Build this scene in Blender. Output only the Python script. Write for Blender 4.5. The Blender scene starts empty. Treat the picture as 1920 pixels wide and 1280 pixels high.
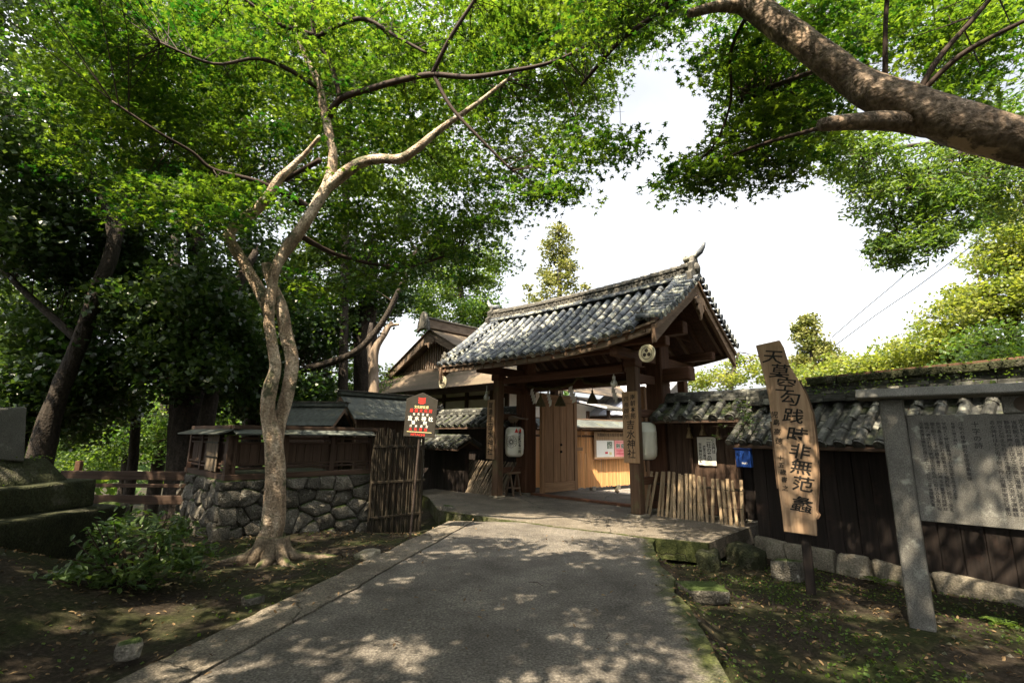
import bpy, bmesh, math, random
import numpy as np
from mathutils import Vector, Matrix, Euler, Quaternion
from mathutils import noise as mnoise

SC = bpy.context.scene
COL = SC.collection
rnd = random.Random(7)
rng = np.random.default_rng(11)
rad = math.radians

# ------------------------------------------------------------------ camera
FPX, PITCH, ROLL, EYE = 900.0, rad(11.2), rad(0.6), 1.6
fwd = Vector((0, math.cos(PITCH), math.sin(PITCH)))
up0 = Vector((0, -math.sin(PITCH), math.cos(PITCH)))
rt0 = Vector((1, 0, 0))
c_, s_ = math.cos(ROLL), math.sin(ROLL)
rt = rt0 * c_ + up0 * s_
up = up0 * c_ - rt0 * s_
cam_d = bpy.data.cameras.new('camera')
cam = bpy.data.objects.new('camera', cam_d)
COL.objects.link(cam)
cam_d.sensor_width = 36.0
cam_d.lens = FPX / 1920 * 36.0
cam_d.clip_start, cam_d.clip_end = 0.05, 3000
CAM = Vector((0, 0, EYE))
cam.matrix_world = Matrix(((rt.x, up.x, -fwd.x, 0), (rt.y, up.y, -fwd.y, 0), (rt.z, up.z, -fwd.z, EYE), (0, 0, 0, 1)))
SC.camera = cam

def ray(px, py):
    return fwd + rt * ((px - 960) / FPX) + up * ((640 - py) / FPX)

def at(px, py, Y):
    """the point in the place, Y metres ahead, that the photograph shows at this pixel"""
    d = ray(px, py)
    return CAM + d * (Y / d.y)

# ------------------------------------------------------------------ sky, sun, exposure
SUN_EL = rad(57)
SUN_AZ = math.atan2(-0.52, -0.854)            # clockwise from +Y
to_sun = Vector((math.sin(SUN_AZ) * math.cos(SUN_EL), math.cos(SUN_AZ) * math.cos(SUN_EL), math.sin(SUN_EL)))
world = bpy.data.worlds.new('World')
SC.world = world
world.use_nodes = True
wt = world.node_tree
wt.nodes.clear()
w_out = wt.nodes.new('ShaderNodeOutputWorld')
w_bg = wt.nodes.new('ShaderNodeBackground')
w_sky = wt.nodes.new('ShaderNodeTexSky')
w_sky.sky_type = 'NISHITA'
w_sky.sun_disc = False
w_sky.sun_elevation = SUN_EL
w_sky.sun_rotation = SUN_AZ
w_sky.air_density = 1.0
w_sky.dust_density = 5.0
w_sky.ozone_density = 1.0
w_tc = wt.nodes.new('ShaderNodeTexCoord')
w_no = wt.nodes.new('ShaderNodeTexNoise')
w_no.inputs['Scale'].default_value = 2.2
w_no.inputs['Detail'].default_value = 6
w_rp = wt.nodes.new('ShaderNodeMapRange')
w_rp.inputs[1].default_value = 0.36
w_rp.inputs[2].default_value = 0.62
w_rp.inputs[3].default_value = 0.6
w_rp.inputs[4].default_value = 0.95
w_hs = wt.nodes.new('ShaderNodeHueSaturation')
w_hs.inputs['Saturation'].default_value = 0.10
w_hs.inputs['Value'].default_value = 2.6
w_mx = wt.nodes.new('ShaderNodeMix')
w_mx.data_type = 'RGBA'
wt.links.new(w_tc.outputs['Generated'], w_no.inputs['Vector'])
wt.links.new(w_no.outputs['Fac'], w_rp.inputs[0])
wt.links.new(w_sky.outputs['Color'], w_hs.inputs['Color'])
wt.links.new(w_rp.outputs[0], w_mx.inputs[0])
wt.links.new(w_sky.outputs['Color'], w_mx.inputs[6])
wt.links.new(w_hs.outputs['Color'], w_mx.inputs[7])
wt.links.new(w_mx.outputs[2], w_bg.inputs['Color'])
w_bg.inputs['Strength'].default_value = 0.053
wt.links.new(w_bg.outputs[0], w_out.inputs['Surface'])

sun_d = bpy.data.lights.new('sun', 'SUN')
sun_d.energy = 5.0
sun_d.angle = rad(0.53)
sun_d.color = (1.0, 0.84, 0.61)
sun = bpy.data.objects.new('sun', sun_d)
COL.objects.link(sun)
sun.rotation_euler = to_sun.to_track_quat('Z', 'Y').to_euler()

SC.view_settings.view_transform = 'Standard'
SC.view_settings.look = 'None'
SC.view_settings.exposure = 1.95
SC.view_settings.gamma = 1.0
SC.view_settings.use_curve_mapping = False
SC.render.engine = 'CYCLES'
SC.cycles.use_denoising = True
SC.cycles.max_bounces = 6
SC.cycles.diffuse_bounces = 3
SC.cycles.glossy_bounces = 2
SC.cycles.transmission_bounces = 5
SC.cycles.transparent_max_bounces = 4
SC.cycles.caustics_reflective = False
SC.cycles.caustics_refractive = False
SC.cycles.sample_clamp_indirect = 6.0

# ------------------------------------------------------------------ helpers
def tag(o, label=None, cat=None, group=None, kind=None):
    if label: o['label'] = label
    if cat: o['category'] = cat
    if group: o['group'] = group
    if kind: o['kind'] = kind
    return o

def empty(name, loc=(0, 0, 0), rz=0.0, label=None, cat=None, group=None):
    o = bpy.data.objects.new(name, None)
    COL.objects.link(o)
    o.location = loc
    o.rotation_euler = (0, 0, rz)
    o.empty_display_size = 0.2
    return tag(o, label, cat, group)

def put(name, mesh, parent=None, M=None, kind=None, label=None, cat=None, group=None):
    o = bpy.data.objects.new(name, mesh)
    COL.objects.link(o)
    if parent is not None: o.parent = parent
    if M is not None: o.matrix_basis = M
    return tag(o, label, cat, group, kind)

def TR(x, y, z, rx=0, ry=0, rz=0, s=1.0):
    sv = Vector((s, s, s)) if not hasattr(s, '__len__') else Vector(s)
    return Matrix.LocRotScale(Vector((x, y, z)), Euler((rx, ry, rz)), sv)

def axes(loc, X, Y, Z):
    return Matrix(((X[0], Y[0], Z[0], loc[0]), (X[1], Y[1], Z[1], loc[1]), (X[2], Y[2], Z[2], loc[2]), (0, 0, 0, 1)))

class MB:
    """collects simple solids and turns them into one mesh"""
    def __init__(s): s.v, s.f = [], []
    def add(s, vs, fs):
        n = len(s.v)
        s.v += [tuple(p) for p in vs]
        s.f += [tuple(i + n for i in f) for f in fs]
        return s
    def box(s, x0, x1, y0, y1, z0, z1, M=None):
        vs = [Vector(p) for p in ((x0,y0,z0),(x1,y0,z0),(x1,y1,z0),(x0,y1,z0),(x0,y0,z1),(x1,y0,z1),(x1,y1,z1),(x0,y1,z1))]
        if M is not None: vs = [M @ p for p in vs]
        return s.add(vs, [(3,2,1,0),(4,5,6,7),(0,1,5,4),(1,2,6,5),(2,3,7,6),(3,0,4,7)])
    def prism(s, poly, a, b, M=None):
        """poly in (x,z), extruded along y from a to b"""
        n = len(poly)
        vs = [Vector((p[0], a, p[1])) for p in poly] + [Vector((p[0], b, p[1])) for p in poly]
        if M is not None: vs = [M @ p for p in vs]
        fs = [tuple(range(n)), tuple(range(2*n-1, n-1, -1))]
        fs += [(i, i + n, (i+1) % n + n, (i+1) % n) for i in range(n)]
        return s.add(vs, fs)
    def tube(s, pts, rs, n=8, cap=True, wob=0.0, seed=0, squash=1.0):
        pts = [Vector(p) for p in pts]
        if not hasattr(rs, '__len__'): rs = [rs] * len(pts)
        base = len(s.v)
        t0 = (pts[1] - pts[0]).normalized()
        ref = Vector((0, 0, 1)) if abs(t0.z) < 0.9 else Vector((1, 0, 0))
        u = t0.cross(ref).normalized()
        for i, p in enumerate(pts):
            t = (pts[min(i+1, len(pts)-1)] - pts[max(i-1, 0)]).normalized()
            u = (u - t * u.dot(t)).normalized()
            w = t.cross(u)
            for k in range(n):
                a = 2 * math.pi * k / n
                r = rs[i]
                if wob:
                    q = p * (1.1) + (u * math.cos(a) + w * math.sin(a)) * 0.6 + Vector((seed, 0, 0))
                    r *= 1 + wob * mnoise.noise(q * 2.3) + wob * 0.5 * mnoise.noise(q * 7)
                s.v.append(tuple(p + (u * math.cos(a) + w * math.sin(a) * squash) * r))
        for i in range(len(pts) - 1):
            for k in range(n):
                a, b = base + i*n + k, base + i*n + (k+1) % n
                s.f.append((a, b, b + n, a + n))
        if cap:
            s.f.append(tuple(base + k for k in range(n-1, -1, -1)))
            e = base + (len(pts)-1)*n
            s.f.append(tuple(e + k for k in range(n)))
        return s
    def cyl(s, p0, p1, r0, r1=None, n=12):
        return s.tube([p0, p1], [r0, r1 if r1 is not None else r0], n)
    def lathe(s, prof, n=16, M=None):
        base = len(s.v)
        for r, z in prof:
            for k in range(n):
                a = 2*math.pi*k/n
                p = Vector((r*math.cos(a), r*math.sin(a), z))
                s.v.append(tuple(M @ p if M is not None else p))
        m = len(prof)
        for i in range(m-1):
            for k in range(n):
                a, b = base + i*n + k, base + i*n + (k+1) % n
                s.f.append((a, b, b+n, a+n))
        s.f.append(tuple(base + k for k in range(n-1, -1, -1)))
        s.f.append(tuple(base + (m-1)*n + k for k in range(n)))
        return s
    def mesh(s, name, mat, bevel=0.0, smooth=False, tri=False):
        me = bpy.data.meshes.new(name)
        me.from_pydata(s.v, [], s.f)
        bm = bmesh.new()
        bm.from_mesh(me)
        bmesh.ops.recalc_face_normals(bm, faces=bm.faces)
        if bevel:
            es = [e for e in bm.edges if len(e.link_faces) == 2 and e.calc_face_angle(0) > 0.5]
            bmesh.ops.bevel(bm, geom=es, offset=bevel, segments=1, affect='EDGES', clamp_overlap=True)
        bm.to_mesh(me)
        bm.free()
        if smooth: me.polygons.foreach_set('use_smooth', [True] * len(me.polygons))
        if mat is not None: me.materials.append(mat)
        return me
    def build(s, name, mat, parent=None, bevel=0.0, smooth=False, M=None, **kw):
        return put(name, s.mesh(name, mat, bevel, smooth), parent, M, **kw)

def stone_mesh(name, w, d, h, mat, seed, rough=0.05, cut=0.2, sub=2):
    """an irregular block about w x d x h, centred, about 100 faces"""
    bm = bmesh.new()
    bmesh.ops.create_cube(bm, size=1.0)
    for v in bm.verts:
        v.co = Vector((v.co.x * w, v.co.y * d, v.co.z * h))
        q = v.co + Vector((seed * 3.7, seed, 0))
        v.co += Vector((mnoise.noise(q * 3.1) * w, mnoise.noise(q * 3.3 + Vector((9,0,0))) * d * .5, mnoise.noise(q * 2.9 + Vector((0,9,0))) * h)) * 0.16
    bmesh.ops.bevel(bm, geom=list(bm.edges), offset=min(w, d, h) * cut, segments=sub, profile=0.6, affect='EDGES', clamp_overlap=True)
    bmesh.ops.triangulate(bm, faces=[f for f in bm.faces if len(f.verts) > 4])
    bmesh.ops.subdivide_edges(bm, edges=[e for e in bm.edges if e.calc_length() > max(w, h) * .3], cuts=1, use_grid_fill=True)
    for v in bm.verts:
        q = v.co * 5.0 + Vector((seed * 7.1, 0, seed))
        v.co += v.co.normalized() * (mnoise.noise(q) * rough + mnoise.noise(q * 3) * rough * .4)
    me = bpy.data.meshes.new(name)
    bm.to_mesh(me)
    bm.free()
    me.polygons.foreach_set('use_smooth', [True] * len(me.polygons))
    me.materials.append(mat)
    return me

def catmull(pts, k=6):
    """resample (x,y,z,r) control points"""
    P = [Vector(p[:3]) for p in pts]
    R = [p[3] for p in pts]
    out, ro = [], []
    for i in range(len(P) - 1):
        p0, p1, p2, p3 = P[max(i-1, 0)], P[i], P[i+1], P[min(i+2, len(P)-1)]
        for j in range(k):
            t = j / k
            out.append(0.5 * ((2*p1) + (p2-p0)*t + (2*p0-5*p1+4*p2-p3)*t*t + (3*p1-p0-3*p2+p3)*t**3))
            ro.append(R[i] + (R[i+1]-R[i]) * t)
    out.append(P[-1]); ro.append(R[-1])
    return out, ro

# ------------------------------------------------------------------ materials
class NG:
    def __init__(s, name):
        s.m = bpy.data.materials.new(name)
        s.m.use_nodes = True
        s.t = s.m.node_tree
        s.t.nodes.clear()
        s.out = s.t.nodes.new('ShaderNodeOutputMaterial')
    def n(s, kind, ins=None, **props):
        nd = s.t.nodes.new('ShaderNode' + kind)
        for k, v in props.items(): setattr(nd, k, v)
        for k, v in (ins or {}).items():
            if isinstance(v, bpy.types.NodeSocket): s.t.links.new(v, nd.inputs[k])
            else: nd.inputs[k].default_value = v
        return nd
    def ramp(s, fac, stops):
        nd = s.n('ValToRGB', {0: fac})
        e = nd.color_ramp.elements
        while len(e) < len(stops): e.new(0.5)
        for el, (p, c) in zip(e, stops):
            el.position = p
            el.color = tuple(c) + (1,) if hasattr(c, '__len__') else (c, c, c, 1)
        return nd.outputs[0]
    def mix(s, fac, a, b, mode='MIX'):
        nd = s.n('Mix', data_type='RGBA', blend_type=mode)
        for i, v in ((0, fac), (6, a), (7, b)):
            if isinstance(v, bpy.types.NodeSocket): s.t.links.new(v, nd.inputs[i])
            else: nd.inputs[i].default_value = v if i == 0 else (tuple(v) + (1,) if len(v) == 3 else v)
        return nd.outputs[2]
    def coords(s, scale, vary=True, kind='Object'):
        tc = s.n('TexCoord').outputs[kind]
        if vary:
            oi = s.n('ObjectInfo').outputs['Random']
            mu = s.n('Math', {0: oi, 1: 41.0}, operation='MULTIPLY').outputs[0]
            tc = s.n('VectorMath', {0: tc, 1: mu}, operation='ADD').outputs[0]
        return s.n('Mapping', {'Vector': tc, 'Scale': scale}).outputs[0]
    def finish(s, col, rough, bump=None, dist=0.01, strength=1.0, spec=0.3, **extra):
        ins = {'Base Color': col, 'Roughness': rough, 'Specular IOR Level': spec}
        if bump is not None:
            ins['Normal'] = s.n('Bump', {'Height': bump, 'Distance': dist, 'Strength': strength}).outputs[0]
        ins.update(extra)
        b = s.n('BsdfPrincipled', ins)
        s.t.links.new(b.outputs[0], s.out.inputs['Surface'])
        return s.m

def material(name, stops, scale=(6, 6, 6), detail=6, rough=0.8, dist=0.01, bump=1.0, var=0.25, over=None, up=None, spec=0.3, fine=None, dx=0.0):
    """noise-coloured surface; over = (colour, noise scale, lo, hi) patches; up = (colour, lo, hi, scale) growth on upward faces"""
    g = NG(name)
    v = g.coords(scale)
    no = g.n('TexNoise', {'Vector': v, 'Scale': 1.0, 'Detail': detail, 'Roughness': 0.62, 'Distortion': dx}).outputs['Fac']
    col = g.ramp(no, stops)
    h = no
    if fine:
        f = g.n('TexNoise', {'Vector': g.coords((fine,)*3), 'Scale': 1.0, 'Detail': 3}).outputs['Fac']
        col = g.mix(1.0, col, g.ramp(f, [(0.3, 0.62), (0.5, 1.0), (0.7, 1.5)]), 'MULTIPLY')
        h = g.n('Math', {0: no, 1: f}, operation='ADD').outputs[0]
    if var:
        oi = g.n('ObjectInfo').outputs['Random']
        mr = g.n('MapRange', {0: oi, 3: 1 - var, 4: 1 + var}).outputs[0]
        col = g.mix(1.0, col, mr, 'MULTIPLY')
    if over:
        oc, osc, lo, hi = over
        on = g.n('TexNoise', {'Vector': g.coords((osc,)*3), 'Scale': 1.0, 'Detail': 5, 'Roughness': 0.65}).outputs['Fac']
        fac = g.n('MapRange', {0: on, 1: lo, 2: hi}).outputs[0]
        col = g.mix(fac, col, oc)
    if up:
        uc, lo, hi, usc = up
        nz = g.n('SeparateXYZ', {0: g.n('NewGeometry').outputs['Normal']}).outputs[2]
        un = g.n('TexNoise', {'Vector': g.coords((usc,)*3), 'Scale': 1.0, 'Detail': 5}).outputs['Fac']
        q = g.n('Math', {0: nz, 1: un}, operation='ADD').outputs[0]
        fac = g.n('MapRange', {0: q, 1: lo, 2: hi}).outputs[0]
        col = g.mix(fac, col, uc)
    return g.finish(col, rough, h, dist, bump, spec)

def wood(name, dark, light, axis='z', k=1.0, var=0.22, rough=0.75, over=None, up=None, dist=0.004):
    sc = {'x': (1.2, 22, 22), 'y': (22, 1.2, 22), 'z': (22, 22, 1.2)}[axis]
    sc = tuple(q * k for q in sc)
    mid = tuple((a + b) / 2 for a, b in zip(dark, light))
    return material(name, [(0.25, dark), (0.5, mid), (0.75, light)], sc, 7, rough, dist, 0.8, var, over, up, 0.25, dx=0.4)

def flat(name, col, rough=0.7, var=0.0, spec=0.3, metal=0.0):
    g = NG(name)
    c = tuple(col) + (1,)
    no = g.n('TexNoise', {'Vector': g.coords((9, 9, 9)), 'Scale': 1.0, 'Detail': 4}).outputs['Fac']
    cc = g.mix(1.0, c, g.ramp(no, [(0.2, 0.82), (0.8, 1.15)]), 'MULTIPLY')
    return g.finish(cc, rough, no, 0.002, 0.5, spec, Metallic=metal)

MOSS = (0.045, 0.070, 0.014)
M = {}
M['gate_z'] = wood('gate timber upright', (0.045, 0.020, 0.012), (0.13, 0.062, 0.036), 'z')
M['gate_x'] = wood('gate timber lengthwise', (0.045, 0.020, 0.012), (0.125, 0.060, 0.036), 'x')
M['gate_y'] = wood('gate timber crosswise', (0.050, 0.024, 0.015), (0.135, 0.068, 0.042), 'y')
M['old_x'] = wood('weathered grey board lengthwise', (0.085, 0.062, 0.045), (0.23, 0.17, 0.125), 'x')
M['old_y'] = wood('weathered grey board crosswise', (0.10, 0.062, 0.040), (0.26, 0.175, 0.12), 'y')
M['old_z'] = wood('weathered grey board upright', (0.085, 0.058, 0.040), (0.22, 0.155, 0.11), 'z')
M['post_z'] = wood('weathered front post', (0.06, 0.034, 0.022), (0.17, 0.105, 0.066), 'z', over=((0.10, 0.10, 0.05), 2.5, 0.56, 0.72))
M['door_z'] = wood('door plank', (0.17, 0.092, 0.048), (0.40, 0.235, 0.13), 'z', var=0.12)
M['door_y'] = wood('door rail', (0.19, 0.105, 0.056), (0.43, 0.26, 0.145), 'y', var=0.12)
M['black_z'] = wood('charred black plank', (0.008, 0.0065, 0.006), (0.030, 0.022, 0.019), 'z', over=((0.06, 0.034, 0.026), 1.6, 0.60, 0.80))
M['brown_z'] = wood('dark brown plank', (0.030, 0.018, 0.012), (0.095, 0.060, 0.042), 'z')
M['brown_x'] = wood('dark brown rail', (0.030, 0.018, 0.012), (0.095, 0.060, 0.042), 'x')
M['rail_x'] = wood('reddish rail timber', (0.065, 0.034, 0.021), (0.16, 0.088, 0.055), 'x')
M['sign_z'] = wood('pale sign board', (0.20, 0.125, 0.070), (0.40, 0.27, 0.165), 'z', var=0.08)
M['slab_z'] = wood('live edge sign plank', (0.16, 0.098, 0.058), (0.46, 0.32, 0.205), 'z', k=0.7, var=0.0, over=((0.50, 0.33, 0.215), 2.2, 0.55, 0.75))
M['bark_edge'] = material('bark edge of the plank', [(0.3, (0.05, 0.032, 0.02)), (0.7, (0.16, 0.10, 0.06))], (14, 14, 3), var=0)
M['bamboo_gold'] = wood('golden bamboo', (0.42, 0.185, 0.070), (0.80, 0.46, 0.20), 'z', k=0.6, var=0.22, rough=0.5)
M['bamboo_old'] = wood('aged bamboo', (0.16, 0.115, 0.070), (0.38, 0.29, 0.185), 'z', k=0.6, var=0.22, rough=0.55)
M['bamboo_dark'] = wood('dark bamboo twigs', (0.013, 0.010, 0.007), (0.050, 0.040, 0.027), 'z', var=0.35)
M['bamboo_grey'] = wood('grey bamboo', (0.07, 0.055, 0.038), (0.22, 0.175, 0.125), 'z', var=0.3)
M['tile'] = material('lichened roof tile', [(0.25, (0.038, 0.045, 0.060)), (0.55, (0.085, 0.097, 0.115)), (0.8, (0.16, 0.172, 0.175))], (5, 5, 5), 5, 0.55, 0.006, 0.8, 0.35,
                     over=((0.40, 0.405, 0.345), 3.0, 0.51, 0.60), spec=0.4)
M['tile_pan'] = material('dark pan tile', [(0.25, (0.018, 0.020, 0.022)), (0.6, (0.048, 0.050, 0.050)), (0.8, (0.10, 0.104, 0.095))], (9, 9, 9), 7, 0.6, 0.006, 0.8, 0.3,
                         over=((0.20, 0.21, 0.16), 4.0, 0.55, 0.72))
M['tile_dark'] = material('sooty ridge tile', [(0.25, (0.030, 0.030, 0.028)), (0.6, (0.085, 0.080, 0.070)), (0.8, (0.17, 0.16, 0.135))], (9, 9, 9), 7, 0.7, 0.008, 0.8, 0.35,
                          over=((0.22, 0.21, 0.17), 6.0, 0.55, 0.70))
M['tile_wall'] = material('weathered wall tile', [(0.25, (0.018, 0.019, 0.018)), (0.55, (0.052, 0.053, 0.049)), (0.8, (0.12, 0.12, 0.105))], (8, 8, 8), 7, 0.65, 0.008, 0.8, 0.4,
                          over=((0.26, 0.26, 0.225), 3.5, 0.54, 0.68), up=((0.035, 0.045, 0.014), 1.25, 1.5, 2.2))
M['stone'] = material('mossy field stone', [(0.25, (0.05, 0.046, 0.038)), (0.55, (0.13, 0.12, 0.10)), (0.8, (0.25, 0.235, 0.20))], (5, 5, 5), 9, 0.9, 0.045, 1.0, 0.4,
                      over=((0.34, 0.33, 0.29), 9.0, 0.62, 0.70), up=(MOSS, 1.15, 1.45, 2.5), fine=45)
M['stone_pale'] = material('pale foundation stone', [(0.25, (0.10, 0.088, 0.068)), (0.55, (0.20, 0.18, 0.142)), (0.8, (0.33, 0.30, 0.245))], (4, 4, 4), 8, 0.9, 0.015, 1.0, 0.25,
                           over=((0.07, 0.075, 0.035), 3.0, 0.56, 0.70), fine=50)
M['granite'] = material('grey granite', [(0.3, (0.068, 0.067, 0.061)), (0.7, (0.135, 0.132, 0.121))], (3, 3, 3), 8, 0.75, 0.003, 0.8, 0.06,
                        over=((0.25, 0.26, 0.23), 6.0, 0.60, 0.72), fine=110)
M['moss_stone'] = material('moss covered stone', [(0.3, (0.012, 0.015, 0.006)), (0.55, (0.030, 0.034, 0.015)), (0.8, (0.11, 0.102, 0.086))], (3.5, 3.5, 3.5), 8, 0.95, 0.03, 1.0, 0.2, fine=40)
M['plaster'] = material('white plaster', [(0.3, (0.60, 0.57, 0.52)), (0.7, (0.76, 0.74, 0.70))], (1.5, 1.5, 1.5), 5, 0.9, 0.002, 0.5, 0.04)
M['shingle'] = material('brown bark shingle', [(0.25, (0.06, 0.042, 0.030)), (0.75, (0.20, 0.15, 0.11))], (14, 3, 14), 7, 0.8, 0.01, 0.8, 0.25, up=((0.10, 0.085, 0.055), 1.2, 1.6, 1.5))
M['shingle_grey'] = material('grey shingle', [(0.25, (0.038, 0.043, 0.041)), (0.75, (0.115, 0.13, 0.12))], (12, 4, 12), 7, 0.75, 0.008, 0.8, 0.22, over=((0.10, 0.105, 0.06), 2.0, 0.58, 0.72))
M['sheet_metal'] = material('pale sheet metal roof', [(0.3, (0.36, 0.37, 0.42)), (0.7, (0.52, 0.53, 0.58))], (2, 2, 2), 4, 0.35, 0.003, 0.5, 0.1, spec=0.5)
M['paper'] = material('white paper', [(0.3, (0.70, 0.68, 0.62)), (0.7, (0.80, 0.78, 0.73))], (3, 3, 3), 4, 0.85, 0.002, 0.3, 0.03)
M['pink'] = material('pink poster paper', [(0.35, (0.75, 0.22, 0.26)), (0.65, (0.80, 0.45, 0.42))], (1.6, 1.6, 1.6), 3, 0.6, 0.002, 0.3, 0.0)
M['photo_a'] = material('printed photograph', [(0.35, (0.03, 0.05, 0.04)), (0.5, (0.22, 0.26, 0.20)), (0.65, (0.55, 0.52, 0.48))], (22, 22, 22), 3, 0.5, 0.001, 0.2, 0.0)
M['print_red'] = flat('red print', (0.55, 0.05, 0.06), 0.6)
M['ink'] = flat('black ink', (0.012, 0.011, 0.010), 0.75)
M['ink_soft'] = flat('faded ink', (0.06, 0.045, 0.035), 0.8)
M['carved'] = flat('dark engraved lettering', (0.018, 0.018, 0.020), 0.7)
M['sign_brown'] = flat('dark olive sign enamel', (0.026, 0.023, 0.018), 0.5)
M['sign_red'] = flat('red sign paint', (0.60, 0.035, 0.025), 0.5)
M['sign_white'] = flat('white sign paint', (0.78, 0.77, 0.70), 0.5)
M['sign_yellow'] = flat('pale yellow sign paint', (0.70, 0.62, 0.30), 0.5)
M['pole'] = flat('brown painted steel', (0.05, 0.038, 0.032), 0.45)
M['iron'] = flat('black iron', (0.012, 0.011, 0.012), 0.5, metal=0.6)
M['mail_blue'] = flat('blue painted metal', (0.010, 0.045, 0.22), 0.4)
M['straw'] = material('straw', [(0.3, (0.12, 0.085, 0.045)), (0.7, (0.32, 0.24, 0.14))], (60, 60, 6), 4, 0.9, 0.006, 1.0, 0.2)
M['straw_dark'] = material('dark straw', [(0.3, (0.045, 0.040, 0.020)), (0.7, (0.14, 0.115, 0.060))], (60, 60, 6), 4, 0.9, 0.006, 1.0, 0.2)
M['glass_white'] = flat('white glass', (0.72, 0.74, 0.68), 0.25)
M['crest'] = flat('cream enamel', (0.62, 0.56, 0.40), 0.5)
M['lantern'] = material('white lantern cloth', [(0.3, (0.66, 0.66, 0.58)), (0.7, (0.78, 0.77, 0.70))], (3, 3, 3), 3, 0.6, 0.002, 0.3, 0.03)
M['cable'] = flat('black cable', (0.02, 0.02, 0.022), 0.5)

def leaf_mat(name, c0, c1, t0, t1, trans=0.45, rough=0.5, spec=0.35):
    g = NG(name)
    a = g.n('Attribute', attribute_name='rnd').outputs['Fac']
    dcol = g.ramp(a, [(0.0, c0), (1.0, c1)])
    tcol = g.ramp(a, [(0.0, t0), (1.0, t1)])
    b = g.n('BsdfPrincipled', {'Base Color': dcol, 'Roughness': rough, 'Specular IOR Level': spec})
    t = g.n('BsdfTranslucent', {'Color': tcol})
    mx = g.n('MixShader', {0: trans, 1: b.outputs[0], 2: t.outputs[0]})
    g.t.links.new(mx.outputs[0], g.out.inputs['Surface'])
    return g.m

M['maple'] = leaf_mat('maple leaf', (0.014, 0.048, 0.010), (0.066, 0.118, 0.020), (0.024, 0.105, 0.006), (0.215, 0.325, 0.018), 0.5)
M['oak'] = leaf_mat('dark evergreen leaf', (0.016, 0.040, 0.012), (0.050, 0.088, 0.026), (0.05, 0.13, 0.012), (0.16, 0.25, 0.03), 0.28, 0.35, 0.5)
M['mid'] = leaf_mat('mid green leaf', (0.040, 0.085, 0.020), (0.090, 0.140, 0.035), (0.12, 0.26, 0.02), (0.26, 0.36, 0.03), 0.4)
M['gold'] = leaf_mat('yellow green sunlit leaf', (0.055, 0.095, 0.016), (0.195, 0.210, 0.040), (0.24, 0.34, 0.03), (0.42, 0.45, 0.05), 0.45)
M['cedar'] = leaf_mat('cedar needle spray', (0.085, 0.105, 0.028), (0.21, 0.205, 0.060), (0.14, 0.18, 0.02), (0.26, 0.27, 0.04), 0.3)
M['shrub'] = leaf_mat('shrub leaf', (0.028, 0.062, 0.017), (0.080, 0.125, 0.038), (0.10, 0.22, 0.02), (0.22, 0.32, 0.04), 0.3, 0.4, 0.5)
M['weed'] = leaf_mat('small weed', (0.030, 0.065, 0.012), (0.085, 0.135, 0.025), (0.10, 0.22, 0.01), (0.26, 0.36, 0.03), 0.4)
M['litter'] = leaf_mat('dry leaf litter', (0.045, 0.026, 0.013), (0.22, 0.155, 0.085), (0.05, 0.02, 0.01), (0.2, 0.12, 0.04), 0.15, 0.8, 0.2)
M['bark_pale'] = material('smooth mottled maple bark', [(0.30, (0.10, 0.072, 0.048)), (0.47, (0.27, 0.200, 0.138)), (0.64, (0.52, 0.43, 0.33))], (5, 5, 1.8), 9, 0.85, 0.03, 1.0, 0.0,
                          over=((0.10, 0.10, 0.060), 4.2, 0.54, 0.62), fine=38)
M['bark_root'] = material('mossy root bark', [(0.25, (0.06, 0.045, 0.030)), (0.55, (0.16, 0.125, 0.09)), (0.8, (0.28, 0.23, 0.17))], (7, 7, 3), 8, 0.9, 0.015, 1.0, 0.0, up=((0.045, 0.060, 0.016), 1.15, 1.5, 6.0), fine=38)
M['bark_big'] = material('grey brown bark with flakes', [(0.25, (0.050, 0.036, 0.026)), (0.5, (0.14, 0.105, 0.078)), (0.8, (0.27, 0.21, 0.16))], (6, 6, 6), 9, 0.9, 0.02, 1.0, 0.0,
                         over=((0.44, 0.32, 0.23), 1.9, 0.585, 0.615), fine=24)
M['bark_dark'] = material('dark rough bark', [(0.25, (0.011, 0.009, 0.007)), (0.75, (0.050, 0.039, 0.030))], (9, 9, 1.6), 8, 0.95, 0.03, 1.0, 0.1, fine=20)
M['bark_dead'] = material('bleached dead wood', [(0.25, (0.12, 0.085, 0.06)), (0.75, (0.36, 0.28, 0.21))], (12, 12, 1.6), 8, 0.9, 0.015, 1.0, 0.05)
M['twig'] = flat('dark twig', (0.035, 0.022, 0.016), 0.85)
# ------------------------------------------------------------------ ground, road, apron
GANG = rad(-44)
GO = Vector((1.1517, 11.9352, 0.0))                       # middle of the gate's front posts
GX = Vector((math.cos(GANG), math.sin(GANG), 0))
GY = Vector((-math.sin(GANG), math.cos(GANG), 0))
def gw(x, y, z=0.0): return GO + GX * x + GY * y + Vector((0, 0, z))
def tog(p):
    q = Vector(p) - GO
    return q.dot(GX), q.dot(GY)

def xl(y): return -2.62 + (y - 3.5) * 0.228
def xr(y): return 1.52 + (y - 3.62) * 0.155
def sstep(a, b, x):
    t = min(1, max(0, (x - a) / (b - a)))
    return t * t * (3 - 2 * t)

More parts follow.
